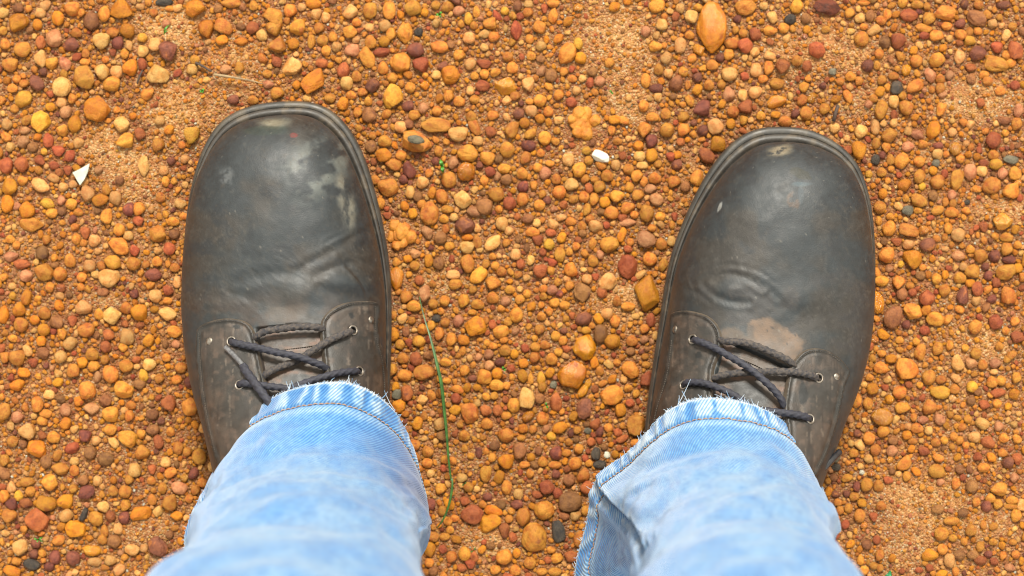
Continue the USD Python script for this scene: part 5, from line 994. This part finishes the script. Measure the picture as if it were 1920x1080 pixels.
def make_leg(k):
    th = np.arange(NT) / NT * 360.0
    hp = np.array(HEM[k], float)
    hv = W(hp[:, 1], hp[:, 2], hp[:, 3])
    hem = CubicSpline(np.r_[hp[:, 0], 360.0], np.vstack([hv, hv[:1]]), axis=0, bc_type="periodic")(th)
    r = np.array(RINGS[k])
    rad = np.radians(th)

    def ring(z):
        c = [np.interp(z, r[:, 0], r[:, j]) if z > r[0, 0] else r[0, j] for j in range(1, 5)]
        e = 0.94
        return np.stack([c[0] + c[2] * np.sign(np.cos(rad)) * np.abs(np.cos(rad)) ** e, c[1] + c[3] * np.sign(np.sin(rad)) * np.abs(np.sin(rad)) ** e, np.full(NT, z)], 1)

    ws = np.r_[np.linspace(0, 1, 120) ** 1.3]
    top = np.linspace(0.155, 0.80, 120)[1:]
    low = ring(0.155)
    rows = []
    for w in ws:
        s, sz = 1 - (1 - w) ** 1.75, w ** 1.30
        p = np.c_[hem[:, :2] * (1 - s) + low[:, :2] * s, hem[:, 2] * (1 - sz) + low[:, 2] * sz]
        out = low - low.mean(0); out[:, 2] = 0; out /= np.linalg.norm(out, axis=1, keepdims=True)
        rows.append(p + out * (0.0022 * np.sin(np.pi * w)))
    rows += [ring(z) for z in top]
    v = np.stack(rows)                                                        # rows x NT x 3
    R = len(v)
    arc = np.concatenate([np.zeros((1, NT)), np.cumsum(np.linalg.norm(np.diff(v, axis=0), axis=2), axis=0)])       # distance up from the hem
    girth = 0.42
    uv = np.stack([np.broadcast_to(th / 360 * girth, arc.shape), arc], -1)
    # folds and slubs
    a3 = np.stack([np.cos(rad)[None] * 1.9 + 0 * arc, np.sin(rad)[None] * 1.9 + 0 * arc, arc * 14.0], -1)
    sd = 5 if k == "A" else 17
    fold = (meshkit.fbm(a3, 3, sd) - 0.5) * 0.008 * sstep(0.012, 0.06, arc)
    fold += (meshkit.fbm(a3 * [1.5, 1.5, 3.4] + 9, 2, sd + 2) - 0.5) * 0.0055 * sstep(0.008, 0.04, arc)
    diag = np.sin((th[None] * 0.030 * (1 if k == "A" else -1) + arc * 62) + 4 * meshkit.fbm(a3 * 0.6, 2, sd + 4))
    fold += diag * 0.0012 * sstep(0.02, 0.07, arc) * (1 - sstep(0.12, 0.25, arc))
    pucker = np.sin(np.radians(th)[None] * 27 + arc * 110 + 15 * meshkit.fbm(a3 * [2.2, 2.2, 1.5] + 3, 2, sd + 6))
    fold += 0.0006 * pucker * np.exp(-((arc - 0.007) / 0.006) ** 2)
    fold += 0.0009 * sstep(0.0, 0.0015, arc) * (1 - sstep(0.0115, 0.0135, arc)) - 0.0009 * np.exp(-((arc - 0.0128) / 0.0012) ** 2)      # the turned-up hem and its stitched dent
    m = trimesh.Trimesh(v.reshape(-1, 3), tri(grid_faces(NT, R, True)), process=False)
    nv = np.array(m.vertex_normals).reshape(R, NT, 3)
    out_ = v - v.mean(1, keepdims=True)
    flip = (nv * out_).sum() < 0
    nv = -nv if flip else nv
    v = v + nv * fold[..., None]
    px = P(v.reshape(-1, 3))
    seam = 0
    if k == "B":
        line = resample(np.asarray(SEAM_B, float), 3.0)
        dd = poly_dist(px, line)
        i = cKDTree(line).query(px)[1]
        tan = np.gradient(line, axis=0)[i]
        side = np.sign(tan[:, 0] * (px[:, 1] - line[i][:, 1]) - tan[:, 1] * (px[:, 0] - line[i][:, 0]))
        front = (np.sin(rad)[None] > -0.35).repeat(R, 0).ravel() & (arc.ravel() < 0.17)
        sdist = dd * side                                                     # negative: towards the middle of the leg
        dn = np.where(front, 0.0034 * np.exp(-np.maximum(-sdist, 0) / 26.0) * (sdist < 0) * sstep(0, 2.0, -sdist) - 0.0022 * np.exp(-(np.maximum(sdist, 0) / 8.0) ** 2) * (sdist >= 0), 0)
        dn += np.where(front, 0.0014 * np.exp(-((sdist - 24) / 7.0) ** 2), 0)
        v = v + nv * dn.reshape(R, NT, 1)
        seam = np.where(front, np.exp(-((sdist - 2.8) / 2.8) ** 2), 0)
        ridge = np.where(front, np.exp(-((sdist - 13) / 5.0) ** 2) * 0.7 + np.exp(-((sdist + 7) / 5.0) ** 2) * 0.6, 0)
    # wash: pale where the cloth rubs, deep where it stayed folded
    n1 = (0.45 * meshkit.fbm(a3 * 1.4 + 4, 2, sd + 8) + 0.55 * meshkit.fbm(a3 * [5.5, 5.5, 4.0] + 4, 3, sd + 12)).ravel()
    n2 = meshkit.fbm(np.stack([uv[..., 0] * 300, uv[..., 1] * 300, 0 * arc], -1), 3, sd + 9).ravel()
    ar, thf = arc.ravel(), np.broadcast_to(th, arc.shape).ravel()
    c = np.tile(BLUE, (R * NT, 1))
    c = mixc(c, DEEP, sstep(0.45, 0.30, n1) * 0.0)
    c = mixc(c, (152, 206, 244), sstep(0.42, 0.62, n1) * 0.34)
    c = mixc(c, (84, 150, 214), sstep(0.5, 0.66, n2) * 0.5)
    c = mixc(c, (188, 220, 248), np.exp(-((thf - 84) / 24) ** 2) * sstep(0.02, 0.07, ar) * sstep(0.34, 0.56, n1) * 0.34)
    hemz = 1 - sstep(0.0105, 0.013, ar)
    rope = sstep(-0.5, 0.5, pucker.ravel() * 0.62 + (n2 - 0.5) * 1.2 + (n1 - 0.5) * 3.0)
    c = mixc(c, (218, 236, 250), hemz * rope * 0.72)
    c = mixc(c, (76, 144, 212), hemz * (1 - rope) * 0.75)
    c = mixc(c, (236, 244, 252), np.exp(-(ar / 0.0012) ** 2) * 0.9)
    c = mixc(c, (208, 230, 250), np.exp(-((ar - 0.0165) / 0.0028) ** 2) * 0.5)
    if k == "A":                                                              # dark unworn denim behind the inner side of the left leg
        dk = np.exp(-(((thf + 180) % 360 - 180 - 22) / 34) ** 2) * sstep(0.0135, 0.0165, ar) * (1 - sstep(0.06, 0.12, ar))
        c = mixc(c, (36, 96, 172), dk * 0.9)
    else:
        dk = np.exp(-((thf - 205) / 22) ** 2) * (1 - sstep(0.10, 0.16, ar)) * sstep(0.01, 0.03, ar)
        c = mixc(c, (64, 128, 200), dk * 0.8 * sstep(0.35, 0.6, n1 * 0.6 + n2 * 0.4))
        c = mixc(c, (214, 232, 250), ridge * sstep(0.3, 0.6, n2))
        c = mixc(c, (20, 50, 104), seam * 0.95)
    c = mixc(c, (214, 230, 244), sstep(0.32, 0.44, ar) * 0.35)
    f = grid_faces(NT, R, True)
    if flip:
        f = f[:, ::-1]
    # the cloth's inner side, a short way up, so that the hem has thickness
    inn = (v - nv * 0.0022)[:16][::-1]
    vv = np.concatenate([inn, v]).reshape(-1, 3)
    uv2 = np.concatenate([uv[:16][::-1], uv]).reshape(-1, 2)
    c2 = np.concatenate([np.tile(ST(120, 160, 205), (16 * NT, 1)), c])
    # close the seam column so that the weave does not jump
    vv = vv.reshape(R + 16, NT, 3); uv2 = uv2.reshape(R + 16, NT, 2); c2 = c2.reshape(R + 16, NT, 3)
    sh = NT // 4 * 3                                                          # the join runs down the back
    roll = lambda x: np.concatenate([np.roll(x, -sh, 1), x[:, sh:sh + 1]], 1)
    vv, c2 = roll(vv), roll(c2)
    u = np.concatenate([np.roll(uv2[..., 0], -sh, 1), uv2[:, sh:sh + 1, 0] + girth], 1)
    u[:, :NT - sh] -= 0
    u[:, NT - sh:] += np.where(u[:, NT - sh:] < uv2[0, sh, 0] - 1e-9, girth, 0)
    w = np.concatenate([np.roll(uv2[..., 1], -sh, 1), uv2[:, sh:sh + 1, 1]], 1)
    f2 = grid_faces(NT + 1, R + 16, False)
    f2 = f2[:, ::-1] if flip else f2
    leg = obj("trouser_leg", (vv.reshape(-1, 3), f2), denim, person, smooth=True, uv=np.stack([u.ravel(), w.ravel()], 1), color=lin(c2.reshape(-1, 3), 0.355))
    tag(leg, "trouser leg with the frayed hem over the boot with the loose lace tip" if k == "A" else "trouser leg with a dark folded side seam near its hem")
    path = str(leg.GetPath())
    # orange topstitch round the hem
    st = []
    row = np.array([np.argmin(np.abs(arc[:, j] - 0.0128)) for j in range(NT)])
    line = v[row, np.arange(NT)] + nv[row, np.arange(NT)] * 0.0004
    nl = nv[row, np.arange(NT)]
    line = np.vstack([line, line[:1]]); nl = np.vstack([nl, nl[:1]])
    s = np.r_[0, np.cumsum(np.linalg.norm(np.diff(line, axis=0), axis=1))]
    for s0 in np.arange(0, s[-1] - 0.003, 0.0031):
        t = np.linspace(s0, s0 + 0.0025, 4)
        q = np.stack([np.interp(t, s, line[:, j]) for j in range(3)], 1)
        nn = np.stack([np.interp(t, s, nl[:, j]) for j in range(3)], 1)
        st.append(tube(q + nn * (np.array([-0.0003, 0.0002, 0.0002, -0.0003]))[:, None], 0.00024, 5))
    obj("hem_stitching", join(st), orange_thread, path, smooth=True)
    # frayed threads at the hem's edge
    rg = np.random.default_rng(31 if k == "A" else 32)
    pts, cnt, wid = [], [], []
    down = hem - v[6]; down /= np.linalg.norm(down, axis=1, keepdims=True)
    for j in rg.integers(0, NT, 1700):
        t = rg.uniform()
        p0 = v[0, j] * (1 - t) + v[0, (j + 1) % NT] * t + nv[0, j] * rg.uniform(-0.0018, 0.0006)
        side_ = np.cross(down[j], nv[0, j])
        L = rg.gamma(2.0, 0.00055) * (3.2 if rg.random() < 0.05 else rg.uniform(0.3, 1.2))
        dr = down[j] + side_ * rg.normal(0, 1.1) + nv[0, j] * rg.normal(0.2, 0.6)
        dr /= np.linalg.norm(dr)
        cv = rg.normal(0, 0.5, 3)
        pts += [p0, p0 + dr * L * 0.5 + cv * L * 0.12, p0 + dr * L + cv * L * 0.4]
        cnt.append(3); wid += [0.00036, 0.0003, 0.00016]
    bc = UsdGeom.BasisCurves.Define(stage, f"{path}/frayed_edge")
    bc.CreateTypeAttr("linear")
    bc.CreateCurveVertexCountsAttr(Vt.IntArray(cnt))
    bc.CreatePointsAttr(Vt.Vec3fArray.FromNumpy(np.asarray(pts, np.float32)))
    bc.CreateWidthsAttr(Vt.FloatArray.FromNumpy(np.asarray(wid, np.float32)))
    bc.SetWidthsInterpolation("vertex")
    UsdShade.MaterialBindingAPI.Apply(bc.GetPrim()).Bind(fray_mat)
    tag(bc, kind="stuff")
    return v[-1]


tops = [make_leg(k) for k in ("A", "B")]
# seat and waist of the jeans, out of the picture above the legs
th = np.radians(np.arange(120) * 3.0)
rows = []
for z, hx, hy, cy in ((0.785, 0.187, 0.108, -0.298), (0.82, 0.190, 0.116, -0.306), (0.88, 0.188, 0.120, -0.318), (0.94, 0.178, 0.112, -0.328), (0.99, 0.166, 0.102, -0.334), (1.0, 0.160, 0.096, -0.335), (1.0, 0.0, 0.0, -0.335)):
    rows.append(np.stack([hx * np.sign(np.cos(th)) * np.abs(np.cos(th)) ** 0.8, cy + hy * np.sign(np.sin(th)) * np.abs(np.sin(th)) ** 0.9, np.full(120, z)], 1))
sv = np.concatenate(rows)
obj("trouser_seat", (sv, grid_faces(120, len(rows), True)), denim, person, smooth=60 and True, uv=np.stack([np.tile(np.arange(120) * 0.01, len(rows)), np.repeat(np.arange(len(rows)) * 0.03, 120)], 1), color=np.tile(lin(BLUE, 0.355), (len(sv), 1)))


# the rest of the person, above the picture: it keeps part of the sky off the ground
import manifold3d as m3


def chain(joints, links, edge):
    solid = m3.Manifold()
    for a, b in links:
        (pa, ra), (pb, rb) = joints[a], joints[b]
        solid += m3.Manifold.hull(m3.Manifold.sphere(ra, 24).translate(pa) + m3.Manifold.sphere(rb, 24).translate(pb))
    me = solid.refine_to_length(edge).to_mesh()
    t = trimesh.Trimesh(np.array(me.vert_properties[:, :3]), np.array(me.tri_verts), process=True)
    trimesh.smoothing.filter_taubin(t, iterations=12)
    return np.array(t.vertices), np.array(t.faces)


J = {"hip": ((0, -.335, 0.99), .125), "hip_a": ((-.08, -.335, 1.0), .105), "hip_b": ((.08, -.335, 1.0), .105), "belly": ((0, -.325, 1.12), .130), "chest_a": ((-.10, -.29, 1.33), .120), "chest_b": ((.10, -.29, 1.33), .120), "neck": ((0, -.24, 1.47), .062), "throat": ((0, -.20, 1.53), .056),
     "shoulder_a": ((-.21, -.28, 1.42), .066), "elbow_a": ((-.27, -.14, 1.22), .050), "wrist_a": ((-.115, -.03, 1.36), .036), "shoulder_b": ((.21, -.28, 1.42), .066), "elbow_b": ((.27, -.14, 1.22), .050), "wrist_b": ((.115, -.03, 1.36), .036),
     "skull": ((0, -.150, 1.66), .090), "jaw": ((0, -.105, 1.575), .052)}
obj("shirt", chain(J, [("hip_a", "hip_b"), ("hip_a", "belly"), ("hip_b", "belly"), ("belly", "chest_a"), ("belly", "chest_b"), ("chest_a", "chest_b"), ("chest_a", "shoulder_a"), ("chest_b", "shoulder_b"), ("shoulder_a", "elbow_a"), ("elbow_a", "wrist_a"), ("shoulder_b", "elbow_b"), ("elbow_b", "wrist_b"), ("chest_a", "neck"), ("chest_b", "neck")], 0.02), plain("dark_cotton", (0.06, 0.065, 0.08), rough=0.9, scale=300), person)
obj("head", chain(J, [("neck", "throat"), ("throat", "skull"), ("skull", "jaw"), ("throat", "jaw")], 0.012), plain("skin", (0.42, 0.26, 0.19), rough=0.5, vary=0.1), person)
# ---------------------------------------------------------------- small things on the ground
leaf_nodes = lambda name, c1, c2: mat(name, {
    "tc": ("texture_coordinate", {}), "n": ("noise_texture", {"scale": 260.0, "detail": 3.0}), "r": ("rgb_ramp", {"ramp": [(0.35, c1), (0.65, c2)]}),
    "p": ("principled_bsdf", {"roughness": 0.42}), "tr": ("translucent_bsdf", {}), "mx": ("mix_closure", {"fac": 0.3})},
    [("tc.object", "n.vector"), ("n.fac", "r.fac"), ("r.color", "p.base_color"), ("r.color", "tr.color"), ("p.BSDF", "mx.closure1"), ("tr.BSDF", "mx.closure2")], surface="mx.closure")
grass_mat = leaf_nodes("grass_green", lin((54, 104, 32)), lin((92, 146, 58)))
leaf_mat = leaf_nodes("seedling_green", lin((70, 160, 40)), lin((120, 200, 70)))
bright_mat = leaf_nodes("bright_leaf_green", lin((30, 140, 80)), lin((60, 176, 110)))
straw_mat = plain("dry_straw", lin((188, 160, 114)), rough=0.7, second=lin((150, 120, 84)), scale=300)
twig_mat = plain("dark_twig", lin((92, 66, 48)), rough=0.8, second=lin((56, 42, 34)), scale=500)
shard_mat = plain("white_glazed_shard", lin((226, 230, 214), 0.44), rough=0.35, second=lin((196, 202, 186), 0.44), scale=240)
chip_mat = plain("white_quartz", lin((246, 240, 222), 0.5), rough=0.4, second=lin((226, 212, 186), 0.5), scale=200)


def on_ground(px, py, lift):
    p = W(px, py, 0.004)
    return np.array([p[0], p[1], float(_gzi(p[:2])) + lift])


def blade(pts, widths, lift, fold=0.25):
    """A grass blade: a thin creased strip, both sides closed."""
    c = np.array([on_ground(x, y, l) for (x, y), l in zip(pts, np.broadcast_to(lift, (len(pts),)))])
    n = 60
    t = np.linspace(0, 1, len(c)); tt = np.linspace(0, 1, n)
    c = CubicSpline(t, c, axis=0)(tt); w = np.interp(tt, t, widths)
    d = np.gradient(c, axis=0); d /= np.linalg.norm(d, axis=1, keepdims=True)
    s = np.cross(d, [0, 0, 1.0]); s /= np.linalg.norm(s, axis=1, keepdims=True)
    u = np.cross(s, d)
    cross = [(-1, 0.0), (-0.5, -fold * 0.6), (0, -fold), (0.5, -fold * 0.6), (1, 0.0), (0.5, -fold * 0.6 - 0.12), (0, -fold - 0.14), (-0.5, -fold * 0.6 - 0.12)]
    v = np.stack([c + s * (a * w / 2)[:, None] + u * (b * w / 2 + w * 0.2)[:, None] for a, b in cross], 1).reshape(-1, 3)
    return v, grid_faces(len(cross), n, True)


gb = thing("grass_plant", "long green grass blade lying across the gravel between the boots", "grass")
obj("blade", blade([(786, 556), (797, 600), (806, 628), (814, 658), (822, 690), (829, 724), (833, 762), (837, 800), (840, 838), (843, 872), (847, 900)], np.array([1.2, 2.6, 3.6, 5.0, 6.2, 6.8, 6.0, 5.2, 4.6, 3.8, 3.4]) * 3.1e-4, [.004, .007, .010, .012, .0135, .014, .0135, .013, .0125, .012, .0115]), grass_mat, gb)
obj("blade", blade([(848, 896), (848, 915), (843, 942), (835, 965), (826, 981), (819, 990)], np.array([3.0, 4.6, 4.4, 3.6, 2.6, 1.2]) * 3.1e-4, [.0118, .0125, .012, .0105, .008, .0055]), grass_mat, gb)


def sprig(name, label, px, py, leaves, m, cat="seedling"):
    root = thing(name, label, cat)
    for dx, dy, w, up in leaves:
        obj("leaf", blade([(px, py), (px + dx * 0.5, py + dy * 0.5), (px + dx, py + dy)], np.array([0.5, 1.0, 0.25]) * w * 3e-4, [0.006, 0.006 + up, 0.005 + up * 0.6]), m, root)


sprig("seedling", "bright green two leaved seedling between the boots' toes", 829, 312, [(-3, -12, 8, .003), (2, 12, 8, .003), (5, -3, 4, .002)], leaf_mat)
sprig("seedling", "tiny green seedling in the gravel, top middle", 824, 28, [(-7, 2, 5, .003), (5, -5, 5, .003), (3, 6, 4, .002)], leaf_mat)
sprig("seedling", "tiny green seedling on the bare sand above the left boot", 381, 172, [(-5, 2, 5, .003), (4, -4, 5, .003), (3, 4, 4, .003)], leaf_mat)
sprig("seedling", "small tuft of green leaves in the bottom left gravel", 74, 1011, [(-9, -4, 4, .004), (8, -5, 4, .004), (-3, 6, 3, .003), (9, 3, 3, .003)], leaf_mat)
sprig("seedling", "green speck of a seedling beside a maroon pebble, centre", 945, 692, [(-3, -5, 5, .003), (3, 3, 5, .003)], leaf_mat)
sprig("seedling", "pale green speck of a seedling right of the toe stones, upper right", 1146, 174, [(-3, -4, 4, .002), (3, 3, 4, .002)], leaf_mat)
sprig("seedling", "pair of green specks beside the orange stones below the wet block", 1025, 760, [(-2, -6, 4, .003), (2, 6, 4, .003)], leaf_mat)
sprig("grass_sprig", "short curved green sprig below the biggest pebbles at the bottom", 888, 1031, [(-6, 3, 3, .004), (4, -6, 3, .004)], grass_mat, "grass sprig")
sprig("grass_sprig", "short green sprig beside a yellow pebble right of the grass blade", 870, 907, [(5, -4, 3, .004), (-4, 3, 3, .003)], grass_mat, "grass sprig")
sprig("grass_sprig", "slanting green grass tip on the sand in the upper left", 309, 66, [(11, -17, 4, .006), (8, -8, 3, .003)], leaf_mat, "grass sprig")
sprig("grass_leaf", "bright green leaf end at the bottom edge beside the right trouser leg", 1654, 1086, [(12, -18, 13, .008)], bright_mat, "leaf")

s = obj("straw_stalk", tube(resample(np.array([on_ground(402, 140, .0045), on_ground(420, 143, .0055), on_ground(462, 150, .0052), on_ground(492, 157, .004)]), 0.001), np.linspace(0.0009, 0.0003, len(resample(np.array([on_ground(402, 140, .0045), on_ground(420, 143, .0055), on_ground(462, 150, .0052), on_ground(492, 157, .004)]), 0.001))), 7), straw_mat)
tag(s, "pale dry straw stalk on the sand above the left boot", "straw")
q = resample(np.array([on_ground(266, 131, .003), on_ground(261, 143, .0042), on_ground(256, 156, .003)]), 0.0008)
s = obj("twig", tube(q, 0.0006, 6), twig_mat); tag(s, "thin dark twig on the brown soil in the upper left", "twig")
q = resample(np.array([on_ground(366, 117, .003), on_ground(380, 124, .004), on_ground(396, 134, .003)]), 0.0008)
s = obj("twig", tube(q, 0.0007, 6), twig_mat); tag(s, "short grey brown twig beside the straw stalk", "twig")
q = resample(np.array([on_ground(1572, 198, .004), on_ground(1566, 214, .006), on_ground(1564, 226, .004)]), 0.0008)
s = obj("twig", tube(q, 0.0011, 6), twig_mat); tag(s, "dark bent twig above the toe of the right boot", "twig")

# white triangular shard, white chip
tri_px = np.array([(134, 323), (149, 316), (167, 306), (163, 322), (157, 335), (148, 347), (141, 335)], float)
tp = W(tri_px[:, 0], tri_px[:, 1], 0.006)[:, :2]
c0 = tp.mean(0)
ex = trimesh.creation.extrude_polygon(Polygon(tp - c0).buffer(-0.0002).buffer(0.0002), 0.0016, engine="earcut")
v_ = np.array(ex.vertices); v_[:, 2] += v_[:, 0] * 0.10 + v_[:, 1] * 0.06
s = obj("pottery_shard", (v_, np.array(ex.faces)), shard_mat, smooth=30)
s.AddTranslateOp().Set(Gf.Vec3d(float(c0[0]), float(c0[1]), float(_gzi(c0)) + 0.0036))
tag(s, "flat white triangular shard lying on the gravel left of the left boot", "shard")
v_, f_ = pebble_shape(4242, True, 3)
c1 = on_ground(1127, 293, 0.0032)
s = obj("white_chip", (v_, f_), chip_mat, smooth=True)
s.AddTranslateOp().Set(Gf.Vec3d(*map(float, c1))); s.AddRotateXYZOp().Set(Gf.Vec3f(6, -8, -14)); s.AddScaleOp().Set(Gf.Vec3f(0.0052, 0.0034, 0.0024))
tag(s, "bright white stone chip right of centre between the boots' toes", "chip")
v_, f_ = pebble_shape(4343, False, 2)
c1 = on_ground(781, 263, 0.0105)
s = obj("pebble", (v_, f_), stone_material("g"), smooth=True)
s.AddTranslateOp().Set(Gf.Vec3d(*map(float, c1))); s.AddRotateXYZOp().Set(Gf.Vec3f(0, 0, -8)); s.AddScaleOp().Set(Gf.Vec3f(0.0050, 0.0025, 0.0020))
tag(s, "grey oblong pebble resting on a flat orange stone right of the left boot's toe", "pebble", "pebbles lying in the gravel")
